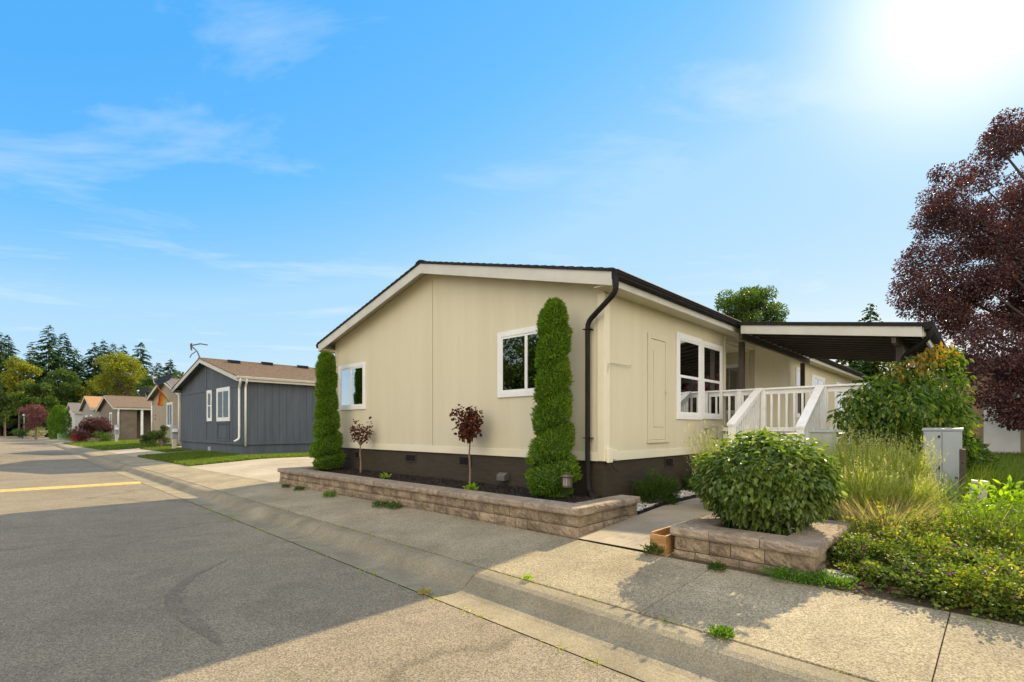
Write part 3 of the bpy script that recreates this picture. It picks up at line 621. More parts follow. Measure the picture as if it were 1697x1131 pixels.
def block_run(mb, p0, p1, n, z0, courses, h, depth=.2, amp=.014, widths=(.2, .3, .42), nx=6):
    p0 = np.asarray(p0, float); p1 = np.asarray(p1, float); L = np.linalg.norm(p1 - p0); u = (p1 - p0) / L; u3 = np.array([u[0], u[1], 0]); n3 = np.array([n[0], n[1], 0.])
    for c in range(courses):
        x = 0.
        while x < L - .01:
            w = min(rng.choice(widths), L - x); w = L - x if L - x - w < .12 else w
            q = p0 + u * x; rough_block(mb, (q[0] + rng.normal() * .002, q[1], z0 + c * h + .004) - n3 * .012 * c, u3, n3, w - .006, h - .007, depth, amp, nx=nx); x += w
def planter_mesh(root, runs, z0, courses, h, capz, caph, capruns):
    mb = MB()
    for p0, p1, n in runs: block_run(mb, p0, p1, n, z0, courses, h)
    mb.build('block_wall', m_block, root)
    mb = MB()
    for p0, p1, n, wd in capruns: block_run(mb, p0, p1, n, capz - caph, 1, caph, depth=wd, amp=.007, widths=(.42, .46), nx=9)
    mb.build('cap_stones', m_cap, root)
pl1 = site('block_planter', 'long low tan block planter under the gable wall', 'planter')
ZC = .566; PL = 8.02
planter_mesh(pl1, [((-1.42, -.56), (-1.42, PL), (-1, 0)), ((-.01, -.56), (-1.40, -.56), (0, -1)), ((-1.40, PL), (-.02, PL), (0, 1)), ((-.035, -.36), (-.035, -.56), (1, 0))], .19, 2, .141, ZC, .094,
    [((-1.455, -.595), (-1.455, PL + .03), (-1, 0), .34), ((0.0, -.595), (-1.11, -.595), (0, -1), .31), ((-1.11, PL + .03), (-.03, PL + .03), (0, 1), .3)])
# mulch surface with chips
mb = MB(); na, nb = 16, 90; V = []
for i in range(na + 1):
    for j in range(nb + 1):
        a = -1.16 + 1.19 * i / na; b = -.32 + (PL - .28 + .32) * j / nb; V.append((a, b, .455 + .06 * i / na * .5 + rng.uniform(-.012, .012)))
mb.add(V, [(i * (nb + 1) + j, i * (nb + 1) + j + 1, (i + 1) * (nb + 1) + j + 1, (i + 1) * (nb + 1) + j)[::-1] for i in range(na) for j in range(nb)])
n = 16000; P = np.c_[rng.uniform(-1.12, .02, n), rng.uniform(-.29, PL - .3, n), np.zeros(n)]; P[:, 2] = .462 + .03 * (P[:, 0] + 1.16) + rng.uniform(0, .022, n)
leaves(mb, P, rnd(n) * [1, 1, .3], rnd(n) * .3 + [0, 0, 1], rng.uniform(.02, .055, n), rng.uniform(.01, .022, n), simple=True)
o = mb.build('mulch', m_mulch, loc=(O[0], O[1], 0), rot=TH); tag(o, 'dark bark mulch filling the long block planter', 'mulch', kind='stuff')
pl2 = site('block_planter', 'square tan block planter around the rounded leafy shrub', 'planter')
q2 = (-1.40, .12, -3.02, -1.70)
planter_mesh(pl2, [((-1.37, -2.98), (-1.37, -1.72), (-1, 0)), ((.10, -2.98), (-1.36, -2.98), (0, -1)), ((-1.36, -1.72), (.10, -1.72), (0, 1)), ((.1, -1.72), (.1, -2.98), (1, 0))], .13, 2, .141, .505, .094,
    [((-1.40, -3.01), (-1.40, -1.69), (-1, 0), .33), ((.12, -3.01), (-1.07, -3.01), (0, -1), .31), ((-1.07, -1.69), (.12, -1.69), (0, 1), .31), ((.12, -2.0), (.12, -2.7), (1, 0), .3)])
absheet('planter_soil', -1.1, -.15, -2.72, -1.98, .0, m_soil, 2)
for o in C.objects:
    if o.name.startswith('planter_soil'):
        for v in o.data.vertices: v.co.z = .44
# wooden trough beside it
tr = site('wooden_trough', 'narrow golden wooden trough against the square block planter', 'planter box')
mb = MB(); mb.box(-1.42, -1.398, -1.665, -1.49, .17, .40); mb.box(-1.397, .1, -1.512, -1.49, .17, .44 - .02); mb.box(-1.397, -1.1, -1.665, -1.645, .17, .40); mb.box(-1.397, .08, -1.644, -1.513, .19, .22)
mb.build('boards', m_wood, tr, bevel=.003)
# gravel strip beside the walk with dark edging
mb = MB(); n = 2600; a = rng.uniform(.06, 4.2, n); b = rng.uniform(-.50, -.02, n)
ico = np.array([(0, 0, 1), (0, 0, -1), (1, 0, 0), (-1, 0, 0), (0, 1, 0), (0, -1, 0)], float); icf = np.array([(0, 2, 4), (0, 4, 3), (0, 3, 5), (0, 5, 2), (1, 4, 2), (1, 3, 4), (1, 5, 3), (1, 2, 5)])
c = np.c_[a, b, np.array([gab(x, y) for x, y in zip(a, b)]) + rng.uniform(.0, .03, n)]
V = (c[:, None, :] + (ico[None] + rng.normal(size=(n, 6, 3)) * .18) * rng.uniform(.010, .026, (n, 1, 1)) * [1, 1, .7]).reshape(-1, 3)
mb.add(V, (icf[None] + 6 * np.arange(n)[:, None, None]).reshape(-1, 3)); o = mb.build('gravel', m_rock, loc=(O[0], O[1], 0), rot=TH); tag(o, 'white gravel strip between the house and the walkway', 'gravel', kind='stuff')
ed = MB()
for i in range(26): a = .02 + i * .16; ed.box(a, a + .155, -.565, -.525, gab(a, -.5) - .05, gab(a, -.5) + .05 + (i % 2) * .008)
tag(ed.build('path_edging', m_black, loc=(O[0], O[1], 0), rot=TH), 'dark scalloped edging between white gravel and walkway', 'edging')

# ---------------------------------------------------------------- planting helpers
def fb(x, a):                           # b on the plane a that photo column x crosses
    k = (x - 848.5) / 834; q = O + a * A; return (k * q[1] - q[0]) / (B[0] - k * B[1])
def topiary(loc, h, R0, R1, label, seed, lean=(0, 0), turn=0.):
    global rng; rng = np.random.default_rng(seed)
    t = thing('spiral_topiary', label, 'topiary', loc)
    def rad(z, th):
        u = z / h; base = R0 + (R1 - R0) * np.clip(u * 1.5, 0, 1) ** .7; base = base * np.where(u < .10, .72 + 2.8 * u, 1) * (1 + .16 * np.exp(-((u - .12) / .09) ** 2)) * np.sqrt(np.clip(1 - np.clip((u - .80) / .20, 0, 1) ** 2.2, 0, 1) * .97 + .03)
        s = (z / .47 + turn - th / 6.2832) % 1.0; dep = .40 - .22 * np.clip(u * 1.2, 0, 1)
        return base * (1 - dep * np.exp(-((s - .5) / .11) ** 2)) * (1 + .05 * np.sin(th * 3 + z * 9) + .04 * np.sin(th * 5 - z * 17))
    n = 25000; z = rng.uniform(0, 1, n) * h; th = rng.uniform(0, 6.2832, n); r = rad(z, th) * rng.uniform(.80, 1.03, n)
    P = np.c_[np.cos(th) * r + lean[0] * z, np.sin(th) * r + lean[1] * z, z + .08]
    Nm = np.c_[np.cos(th), np.sin(th), np.full(n, .5)]
    Dv = Nm * .8 + rnd(n) * .55 + [0, 0, .35]
    mb = MB(); leaves(mb, P, Dv, rnd(n), rng.uniform(.03, .075, n), rng.uniform(.010, .020, n), fold=.2, simple=True); mb.build('foliage', l_cedar, t)
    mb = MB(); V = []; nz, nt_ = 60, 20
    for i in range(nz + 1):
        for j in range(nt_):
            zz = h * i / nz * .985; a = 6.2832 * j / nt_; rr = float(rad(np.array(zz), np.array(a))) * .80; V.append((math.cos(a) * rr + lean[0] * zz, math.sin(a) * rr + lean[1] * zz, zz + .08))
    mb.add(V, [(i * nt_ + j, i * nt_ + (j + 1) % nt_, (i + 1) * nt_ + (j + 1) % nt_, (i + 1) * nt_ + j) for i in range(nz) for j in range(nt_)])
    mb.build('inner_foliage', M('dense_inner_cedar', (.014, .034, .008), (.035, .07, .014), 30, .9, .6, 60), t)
    mb = MB(); mb.tube([(0, 0, -.08), (.01, 0, .3), (0, 0, .6)], [.05, .045, .04]); mb.build('trunk', m_bark, t); return t
topiary(W3(-.46, .60, .43), 2.86, .372, .225, 'tall spiral topiary in front of the corner downspout', 3, (.012, .0), .15)
topiary(W3(-.5, 7.46, .45), 2.78, .385, .22, 'tall spiral topiary at the far end of the long planter', 4, (-.015, 0), .6)
def sapling(loc, h, ch, cr, nleaf, label, seed, openness=.0):
    global rng; rng = np.random.default_rng(seed)
    t = thing('maroon_sapling', label, 'sapling', loc, 0)
    mb = MB(); top = h - ch * .9; pts = [(0, 0, -.05), (.012, .004, top * .35), (-.008, 0, top * .7), (.006, 0, top)]; mb.tube(pts, [.021, .018, .016, .013])
    tips = []
    for i in range(11):
        az = rng.uniform(0, 6.28); L = ch * rng.uniform(.5, 1.0); o = rng.uniform(.25, .95) * cr
        e = np.array([math.cos(az) * o, math.sin(az) * o, top + L * .9]); m_ = np.array([math.cos(az) * o * .75, math.sin(az) * o * .75, top + L * .35])
        mb.tube([(0, 0, top - .02), tuple(m_), tuple(e)], [.009, .006, .003], 5); tips += [m_ * .5 + e * .5, e, m_, e * .75 + m_ * .25]
    mb.build('trunk', m_redbark, t); mb = MB()
    for p in tips: cloud(mb, p, cr * (.30 - openness), int(nleaf / len(tips)), .068, .060, up=.7, droop=.5, simple=False, spread=.7)
    mb.build('crown', l_maroon, t); return t
sapling(W3(-.33, 2.55, .47), 1.34, .62, .30, 760, 'maroon-leaved sapling with a full round head before the gable wall', 5, -.06)
sapling(W3(-.33, 6.25, .47), 1.20, .60, .27, 250, 'thin open maroon sapling beneath the far gable window', 6, .08)
# rounded shrub in the square planter
def shell_bush(mb, c, rx, ry, rz, n, L, Wd, lump=.10, droop=.6, shell=.72, simple=False, power=2.6, zlo=-1.):
    q = nrm(rnd(n)); q[:, 2] = np.where(q[:, 2] < zlo, rng.uniform(zlo, 1, n), q[:, 2]); q = nrm(q)
    k = (np.abs(q) ** power).sum(1, keepdims=True) ** (-1 / power)
    ph = 1 + lump * (np.sin(q[:, :1] * 7 + 1) * np.sin(q[:, 1:2] * 6) + np.sin(q[:, 2:] * 9 + q[:, :1] * 4) * .7)
    r = rng.uniform(shell, 1.0, (n, 1)) ** .6 * ph; P = np.asarray(c) + q * k * r * [rx, ry, rz]
    Dv = q * [1, 1, .5] + rnd(n) * .4 + [0, 0, -droop]; Nv = q * .7 + [0, 0, .7] + rnd(n) * .3
    leaves(mb, P, Dv, Nv, L * rng.uniform(.65, 1.2, n), Wd * rng.uniform(.7, 1.15, n), fold=.18, droop=.22, simple=simple)
rng = np.random.default_rng(8)
bl_ = W3(-.62, -2.36, .44); t = thing('rounded_shrub', 'rounded glossy green shrub growing in the square block planter', 'shrub', bl_)
mb = MB(); shell_bush(mb, (0, 0, .52), .635, .60, .365, 6600, .074, .042, lump=.06, droop=.55)
shell_bush(mb, (0, 0, .26), .45, .42, .25, 1700, .074, .042, droop=.9)
n = 500; az = rng.uniform(0, 6.28, n); rr = rng.uniform(0, .54, n); P = np.c_[np.cos(az) * rr, np.sin(az) * rr, .88 + rng.uniform(-.05, .14, n) - rr ** 2 * .3]
leaves(mb, P, rnd(n) * [1, 1, .3] + [0, 0, .1], rnd(n) * .3 + [0, 0, 1], rng.uniform(.06, .10, n), .045, droop=.2)
mb.build('foliage', l_hedge, t)
mb = MB()
for i in range(14):
    az = rng.uniform(0, 6.28); r = rng.uniform(.2, .6); mb.tube([(0, 0, -.05), (math.cos(az) * r * .4, math.sin(az) * r * .4, .25), (math.cos(az) * r, math.sin(az) * r, .75)], [.016, .010, .004], 5)
mb.build('stems', m_bark, t)
# tree with trunk, limbs and clumped crown
def tree(name, label, cat, loc, clumps, nl, L, Wd, leafm, trunk_r=.12, barkm=None, trunk_top=None, group=None, droop=.2, simple=True, extra=None, spread=.6, flat=.8, every=1):
    t = thing(name, label, cat, loc, 0, group); C_ = [np.array(c[:3], float) for c in clumps]; rr = [c[3] for c in clumps]
    zmin = min(c[2] for c in C_); zmax = max(c[2] for c in C_); tt = trunk_top or (zmin + (zmax - zmin) * .55); cx = np.mean([c[0] for c in C_]); cy = np.mean([c[1] for c in C_])
    mb = MB(); path = [(0, 0, -.1), (cx * .05, cy * .05, tt * .33), (cx * .3, cy * .3, tt * .66), (cx * .6, cy * .6, tt)]; mb.tube(path, [trunk_r, trunk_r * .8, trunk_r * .65, trunk_r * .4], 9)
    for c, r in list(zip(C_, rr))[::every]:
        f = min(.95, max(.3, (c[2] - .5 * r) / tt * .7)); st = np.array([cx * .6 * f, cy * .6 * f, tt * f]); mid = (st + c) / 2 + [0, 0, -.12 * np.linalg.norm(c - st)]
        mb.tube([tuple(st), tuple(mid), tuple(c)], [trunk_r * .35, trunk_r * .2, trunk_r * .08], 5)
    mb.build('trunk', barkm or m_bark, t); mb = MB(); w = np.array(rr) ** 2; w = w / w.sum()
    for c, r, k in zip(C_, rr, w): cloud(mb, c, r, max(8, int(nl * k)), L, Wd, droop=droop, simple=simple, spread=spread, flat=flat)
    mb.build('crown', leafm, t)
    if extra: mb = MB(); [cloud(mb, c, r, k, L, Wd, droop=droop, simple=simple, spread=spread) for c, r, k in extra[0]]; mb.build('crown', extra[1], t)
    return t
def blob(n, rx, ry, rz, zc, r, seed, low=-1., shell=.55):
    g = np.random.default_rng(seed); o = []
    while len(o) < n:
        q = g.uniform(-1, 1, 3); l = np.linalg.norm(q)
        if l > 1 or q[2] < low or l < g.uniform(0, shell): continue
        o.append((q[0] * rx, q[1] * ry, zc + q[2] * rz, r * g.uniform(.6, 1.25)))
    return o
rng = np.random.default_rng(11)
# dogwood beside the deck
def at3(lst, base):
    return [tuple(P3(x, y, Z) - base) + (r,) for x, y, Z, r in lst]
dz = px(1500, 8.3); dz.z = .3
dl = [(1400, 690, 8.0, .22), (1425, 665, 8.1, .28), (1450, 648, 8.1, .30), (1480, 632, 8.3, .32), (1515, 618, 8.3, .33), (1550, 600, 8.4, .28), (1575, 600, 8.5, .25), (1592, 625, 8.5, .16), (1530, 655, 8.0, .35), (1560, 650, 8.2, .38), (1572, 665, 8.4, .30), (1500, 675, 7.8, .36), (1465, 690, 7.9, .33), (1430, 705, 8.0, .28), (1530, 700, 8.1, .36), (1570, 700, 8.3, .36), (1590, 700, 8.5, .25), (1490, 720, 8.0, .30), (1540, 735, 8.2, .30), (1585, 735, 8.5, .26), (1410, 725, 8.1, .2), (1450, 735, 8.1, .22), (1608, 750, 8.5, .15), (1570, 590, 8.6, .2), (1500, 640, 8.9, .35), (1560, 680, 9.2, .4), (1470, 660, 9.0, .3)]
tree('dogwood_tree', 'broad green small tree with drooping leaves beside the deck', 'tree', dz, at3(dl, dz), 5600, .10, .052, l_dog, .05, trunk_top=.9, droop=1.1, simple=False, spread=.5, flat=.85,
     extra=([(P3(x, y, Z) - dz, r, k) for x, y, Z, r, k in ((1520, 606, 8.2, .22, 90), (1560, 588, 8.4, .22, 80), (1480, 622, 8.2, .18, 50), (1540, 598, 8.2, .18, 60))], l_doghot))
# dark shrub right of it
dz = px(1600, 8.9); tree('laurel_shrub', 'low rhododendron-like shrub left of the white garage door', 'shrub', dz, at3([(1580, 740, 8.9, .32), (1600, 748, 9.0, .28), (1622, 762, 9.2, .2), (1600, 765, 8.8, .3), (1575, 770, 8.8, .3), (1622, 770, 9.0, .24)], dz), 2400, .12, .045, l_mid, .03, simple=False, droop=.2)
# purple-leaf tree
rng = np.random.default_rng(12); dz = px(1800, 15.6)
cl = []; g = np.random.default_rng(5)
def inside(x, y):
    pts = [(1672, 200), (1612, 275), (1560, 305), (1530, 350), (1495, 465), (1500, 505), (1560, 535), (1585, 600), (1625, 640), (1670, 690), (1850, 715), (2000, 600), (2040, 420), (1980, 260), (1880, 160), (1750, 120)]
    c = False; j = len(pts) - 1
    for i in range(len(pts)):
        if (pts[i][1] > y) != (pts[j][1] > y) and x < (pts[j][0] - pts[i][0]) * (y - pts[i][1]) / (pts[j][1] - pts[i][1]) + pts[i][0]: c = not c
        j = i
    return c
while len(cl) < 350:
    x, y = g.uniform(1480, 2040), g.uniform(120, 715)
    if not inside(x, y): continue
    Z = float(np.interp(y, [150, 420, 560, 620, 720], [21, 20, 18, 15.6, 15.2])) + g.uniform(-1, 1) * (2.2 if y < 560 else .9) * math.sqrt(max(.05, 1 - ((x - 1760) / 300) ** 2))
    p = P3(x, y, Z) - dz; cl.append((p.x, p.y, p.z, g.uniform(.36, .62) * Z / 15))
for x, y in ((1668, 190), (1655, 205), (1640, 225), (1612, 262), (1590, 275), (1560, 285), (1552, 290), (1600, 300), (1545, 350), (1560, 340), (1570, 330), (1505, 420), (1520, 410), (1530, 390), (1490, 470), (1510, 455), (1505, 500), (1520, 485), (1600, 625), (1625, 660), (1650, 690), (1680, 695), (1610, 600), (1640, 640), (1670, 670), (1690, 660), (1600, 560), (1640, 560), (1680, 570), (1620, 590), (1660, 600), (1690, 540), (1600, 525), (1650, 530), (1575, 540), (1690, 620), (1560, 515), (1690, 240), (1670, 255), (1650, 270), (1690, 290), (1660, 300), (1630, 310), (1690, 330), (1640, 340), (1600, 330), (1697, 215), (1680, 225), (1660, 650), (1690, 685), (1655, 660), (1675, 640), (1635, 665)):
    p = P3(x, y, 20 if y < 550 else 15) - dz; cl.append((p.x, p.y, p.z, g.uniform(.22, .36)))
tree('purple_leaf_tree', 'large dark purple-leaved tree at the right edge', 'tree', dz, cl, 190000, .108, .060, l_plum, .26, M('dark_plum_bark', (.03, .02, .018), (.06, .045, .04), 12, .9, .5, 40), droop=.25, spread=.6, flat=.8, every=8)
# lavender / tall grasses
def lavender(x, Z, r, h, n, label, seed, spikes=True, group='tall lavender clumps in the garden bed'):
    global rng; rng = np.random.default_rng(seed); L0 = px(x, Z); t = thing('lavender_clump', label, 'lavender', L0, 0, group)
    mb = MB(); az = rng.uniform(0, 6.283, n); q = rng.uniform(0, 1, n) ** .6 * r; P = np.c_[np.cos(az) * q * .6, np.sin(az) * q * .6, np.zeros(n)]
    hh = h * rng.uniform(.55, 1.05, n) * (1 - .25 * (q / r)); tips = blades(mb, P, hh, .007, .45, az=az + rng.normal(size=n) * .5)
    # short leaves along the stems
    k = n * 2; i = rng.integers(0, n, k); f = rng.uniform(.1, .8, (k, 1)); Q = P[i] * (1 - f) + tips[i] * f - [0, 0, 0.02]; leaves(mb, Q, rnd(k) * .5 + [0, 0, .7], rnd(k), rng.uniform(.05, .10, k), .010, simple=True)
    mb.build('stems', l_lav, t)
    if spikes:
        mb = MB(); i = np.repeat(rng.integers(0, n, n // 3), 6); k = len(i); Q = tips[i] - np.c_[np.zeros(k), np.zeros(k), rng.uniform(0, .08, k)]; leaves(mb, Q, rnd(k) * .4 + [0, 0, .8], rnd(k), .018, .011, simple=True)
        mb.build('flower_heads', l_lavh, t)
for a in ((1205, 7.0, .5, 1.28, 900, 'wispy lavender clump behind the rounded shrub, before the steps', 21), (1285, 6.9, .5, 1.25, 900, 'wispy lavender clump before the right stair rail', 22),
          (1420, 6.9, .5, 1.22, 1700, 'tall yellow-green lavender clump right of the rounded shrub', 23), (1470, 6.5, .5, 1.15, 1700, 'tall yellow-green lavender clump left of the large grey cabinet', 24),
          (1425, 5.9, .38, .85, 1300, 'lower lavender clump against the square planter corner', 25), (1500, 7.4, .45, 1.05, 1000, 'shaded lavender clump behind the large cabinet, left side', 26)): lavender(*a)
def tuft(name, label, cat, loc, n, r, h, w, mat, seed, lean=.6, group=None, kind=None):
    global rng; rng = np.random.default_rng(seed); mb = MB(); az = rng.uniform(0, 6.283, n); q = rng.uniform(0, 1, n) ** .5 * r
    P = np.c_[np.cos(az) * q, np.sin(az) * q, np.full(n, -.01)]; blades(mb, P, h * rng.uniform(.5, 1.1, n), w, lean, az=az + rng.normal(size=n) * .6)
    o = mb.build(name, mat, loc=loc); return tag(o, label, cat, group, kind)
tuft('dry_grass', 'straw-coloured dry grass arching beside the square planter', 'grass tuft', px(1460, 5.3), 480, .34, .52, .006, l_dry, 31, 1.0)
lavender(1500, 5.85, .36, .72, 1300, 'lower green clump between dry grass and the large cabinet', 27)
tuft('dry_grass', 'tawny dry grass at the foot of the large grey cabinet', 'grass tuft', px(1545, 5.7), 260, .26, .42, .006, l_dry, 32, .9)
tuft('dry_grass', 'dead brown grass at the lower right corner of the bed', 'grass tuft', px(1700, 3.5), 260, .16, .22, .005, l_dry, 33, 1.1)
tuft('garden_grass', 'green mixed grass left of the large cabinet base', 'grass tuft', px(1500, 6.2), 900, .45, .62, .008, l_grass_ if 'l_grass_' in globals() else m_grass, 34, .6)
tuft('garden_grass', 'long green grass beside the small beige meter box', 'grass tuft', px(1645, 7.0), 1400, .7, .62, .009, m_grass, 35, .6)
tuft('garden_grass', 'green grass behind the large grey cabinet', 'grass tuft', px(1590, 7.9), 1100, .6, .7, .009, m_grass, 36, .6)
tuft('garden_grass', 'loose green stalks in the ground cover near the lime shrub', 'grass tuft', px(1625, 4.9), 260, .25, .55, .007, m_grass, 37, .7)
tuft('garden_grass', 'loose green stalks at the right edge of the ground cover', 'grass tuft', px(1690, 4.7), 300, .28, .5, .007, m_grass, 38, .7)
# flowering ground cover
rng = np.random.default_rng(41)
t = thing('ground_cover', 'low flowering ground cover spilling over the sidewalk edge at the right', 'ground cover', px(1540, 4.5)); t['kind'] = 'stuff'
gc = []; base = Vector(t.location)
for x, Z, r, h in ((1450, 4.2, .20, .13), (1510, 3.95, .22, .14), (1575, 3.75, .26, .16), (1640, 3.56, .24, .16), (1710, 3.42, .22, .14), (1610, 3.8, .28, .2), (1680, 3.6, .28, .2), (1440, 4.6, .30, .20), (1500, 4.4, .36, .24), (1565, 4.25, .40, .26), (1620, 4.1, .38, .25), (1475, 5.0, .32, .26), (1545, 4.85, .40, .30), (1610, 4.75, .40, .30), (1670, 4.45, .40, .28), (1715, 4.2, .4, .25), (1415, 4.60, .22, .14)):
    q = px(x, Z) - base; gc.append((q.x, q.y, q.z, r, h))
mb = MB(); mg = MB(); fl = MB()
for gi_, (x, y, z, r, h) in enumerate(gc):
    h = h * (.75, 1.25, 1.0, 1.35, .85)[gi_ % 5]
    shell_bush((mb, mg, mb)[gi_ % 3], (x, y, z + .02), r, r, h, 1350, .032, .026, lump=.38, droop=-.2, shell=.55, simple=False, power=2, zlo=-.1)
    k = 4; az = rng.uniform(0, 6.28, k); q = rng.uniform(0, r, k); P0 = np.c_[x + np.cos(az) * q, y + np.sin(az) * q, z + h * np.sqrt(np.clip(1 - (q / r) ** 2, 0.1, 1)) + .03]
    P = np.repeat(P0, 5, 0); leaves(fl, P, rnd(len(P)) * [1, 1, .3] + [0, 0, .2], rnd(len(P)) * .3 + [0, 0, 1], .017, .014, simple=True)
mb.build('foliage', l_geran, t)['kind'] = 'stuff'; mg.build('foliage', LM('olive_cover_leaf', (.05, .085, .016), (.12, .17, .03), (.24, .26, .06), trans=.4), t)['kind'] = 'stuff'; fl.build('flowers', l_purple, t)['kind'] = 'stuff'
# bright shrub at the right edge, plus seedling weeds
rng = np.random.default_rng(42); dz = px(1660, 5.6)
tree('lime_shrub', 'bright lime leafy shrub in front of the beige meter box', 'shrub', dz, [(-.25, 0, .22, .15), (.0, -.1, .32, .17), (.25, 0, .28, .17), (-.1, .1, .42, .14), (.15, .05, .46, .12), (.4, .1, .22, .16), (-.38, -.05, .16, .12), (.05, -.3, .18, .17), (.3, -.2, .15, .15)], 520, .075, .048, l_lime, .012, simple=False, droop=-.3, spread=.5)
dz = px(1600, 5.4); tree('leafy_weed', 'pale green leafy weed left of the lime shrub', 'weed', dz, [(0, 0, .15, .16), (.15, .05, .28, .13), (-.15, 0, .22, .12)], 160, .07, .045, l_lime, .008, simple=False, droop=-.2)
def lowplant(name, label, cat, loc, n, r, h, L, Wd, mat, seed, simple=True, group=None):
    global rng; rng = np.random.default_rng(seed); mb = MB(); shell_bush(mb, (0, 0, .01), r, r, h, n, L, Wd, lump=.2, droop=-.7, shell=.2, simple=simple, power=2, zlo=-.05); o = mb.build(name, mat, loc=loc); return tag(o, label, cat, group)
lowplant('lavender_bush', 'small dark green bush against the skirting, near the junction box', 'bush', W3(.95, -.33), 5200, .36, .42, .07, .008, l_conif2, 51)
lowplant('lavender_bush', 'small dark green bush further along the skirting by the foundation vent', 'bush', W3(2.75, -.3), 3600, .30, .36, .07, .008, l_conif2, 52)
lowplant('lavender_bush', 'small green bush beside the steps at the end of the gravel', 'bush', W3(3.75, -.32), 3000, .3, .4, .07, .009, l_mid, 53)
lowplant('succulent_patch', 'low bright succulent patch at the foot of the square planter', 'ground cover', px(1310, 4.32), 900, .22, .06, .03, .014, l_thuja, 54)
lowplant('succulent_patch', 'low succulent patch between flat stone and sidewalk', 'ground cover', px(1372, 4.18), 900, .22, .06, .03, .014, l_thuja, 55)
lowplant('ground_weed', 'small green weed growing on the mulch near the full sapling', 'weed', W3(-.75, 2.05, .47), 60, .10, .10, .08, .035, l_lime, 56, False)
lowplant('ground_weed', 'tiny yellow-green weed in the mulch between the two saplings', 'weed', W3(-.55, 4.9, .47), 40, .09, .07, .07, .03, l_lime, 57, False)
for i, (a, b, r, h, lab) in enumerate(((-1.66, 3.25, .15, .10, 'widest green weed clump at the foot of the long planter'), (-1.60, 2.95, .12, .09, 'green weed at the planter foot just right of the widest clump'), (-1.66, 5.05, .12, .12, 'bright green weed clump at the middle of the long planter foot'), (-1.6, 6.5, .10, .07, 'small weed at the left part of the long planter foot'), (-1.6, 7.2, .08, .06, 'tiny weed near the left end of the long planter foot'), (-1.48, -1.56, .10, .09, 'green weed in front of the wooden trough'), (-1.60, -2.25, .07, .05, 'tiny weed at the foot of the square planter'))):
    lowplant('joint_weed', lab, 'weed', W3(a, b), int(260 * r / .1), r, h, .045, .012, l_mid if i != 2 else l_thuja, 60 + i, True, 'weeds along the planter foot')
# moss and weeds in the kerb joints
rng = np.random.default_rng(71); mb = MB()
for p0, zz in ((3.33, .115), (2.665, .0)):
    for _ in range(46):
        s = rng.uniform(-.2, 12); k = int(rng.uniform(6, 34)); r = rng.uniform(.015, .06); q = ps(p0, s); P = np.c_[q[0] + rng.normal(size=k) * r * .7, q[1] + rng.normal(size=k) * r, np.full(k, zz)]
        leaves(mb, P, rnd(k) * [1, 1, .4] + [0, 0, .5], rnd(k) + [0, 0, .5], rng.uniform(.01, .035, k), .007, simple=True)
tag(mb.build('joint_moss', l_lav), 'scattered moss and seedlings in the kerb joints', 'moss', kind='stuff')
lowplant('joint_weed', 'bright weed in the sidewalk joint at the lower right', 'weed', W3(*( (ps(3.33, 1.35) - O) @ np.c_[A, B])), 220, .07, .04, .04, .012, l_thuja, 72)
lowplant('joint_weed', 'small weed where kerb and sunlit sidewalk meet', 'weed', W3(*( (ps(3.33, 3.1) - O) @ np.c_[A, B])), 90, .04, .035, .03, .01, l_lime, 73)
lowplant('joint_weed', 'dry yellow weed in the gutter joint at the shadow edge', 'weed', W3(*( (ps(2.665, 3.75) - O) @ np.c_[A, B]), .0), 140, .06, .035, .035, .01, l_dry, 74)
# flat stones and dead leaves at the bed edge
for i, (x, Z, s, lab) in enumerate(((1372, 4.32, .11, 'flat grey stone on edge between succulents and planter'), (1392, 4.2, .13, 'larger flat pale stone at the corner of the ground cover'))):
    rng = np.random.default_rng(80 + i); mb = MB(); k = 9; ang = np.linspace(0, 6.283, k, endpoint=False); rr = s * rng.uniform(.7, 1.1, k)
    mb.prism([(math.cos(t) * r, math.sin(t) * r * .7, 0) for t, r in zip(ang, rr)], (.01, 0, .05)); tag(mb.build('flat_stone', m_slate, bevel=.008, loc=px(x, Z)), lab, 'stone')
rng = np.random.default_rng(83); mb = MB(); k = 30; P = rnd(k) * [.16, .08, .01] + [0, 0, .02]; leaves(mb, P, rnd(k) * [1, 1, .4], rnd(k) * .5 + [0, 0, 1], rng.uniform(.04, .09, k), .035, droop=.3)
tag(mb.build('dead_leaves', M('dead_leaf', (.10, .06, .035), (.24, .16, .10), 20, .8), loc=px(1462, 3.98)), 'brown dead leaves fallen on the sidewalk edge by the ground cover', 'dead leaves', kind='stuff')

# ---------------------------------------------------------------- yard boxes
def cabinet(name, label, loc, w, d, h, mat, seam=True):
    t = thing(name, label, 'utility cabinet', loc, TH)
    mb = MB(); mb.box(0, d, -w / 2, w / 2, -.05, h - .03); b = mb.build('body', mat, t, bevel=.006)
    mb = MB(); mb.prism([(-.02, -w / 2 - .015, h - .035), (-.02, w / 2 + .015, h - .035), (-.02, w / 2 + .015, h - .005), (-.02, -w / 2 - .015, h - .005)], (d + .035, 0, .012)); mb.build('lid', mat, t, bevel=.004)
    if seam:
        mb = MB(); mb.box(-.014, -.001, -w / 2 + .012, -.006, .06, h - .05); mb.box(-.014, -.001, .006, w / 2 - .012, .06, h - .05); mb.build('door', mat, t, bevel=.003)
        mb = MB(); mb.box(-.024, -.015, .02, .035, h * .5, h * .5 + .06); mb.box(-.026, -.015, .018, .04, h - .13, h - .10); mb.build('latch', m_black, t)
    return t
c = px(1561, 6.9); cabinet('utility_cabinet', 'tall pale grey utility cabinet with a centre seam in the garden', c, .40, .26, 1.5 - c.z, m_cab)
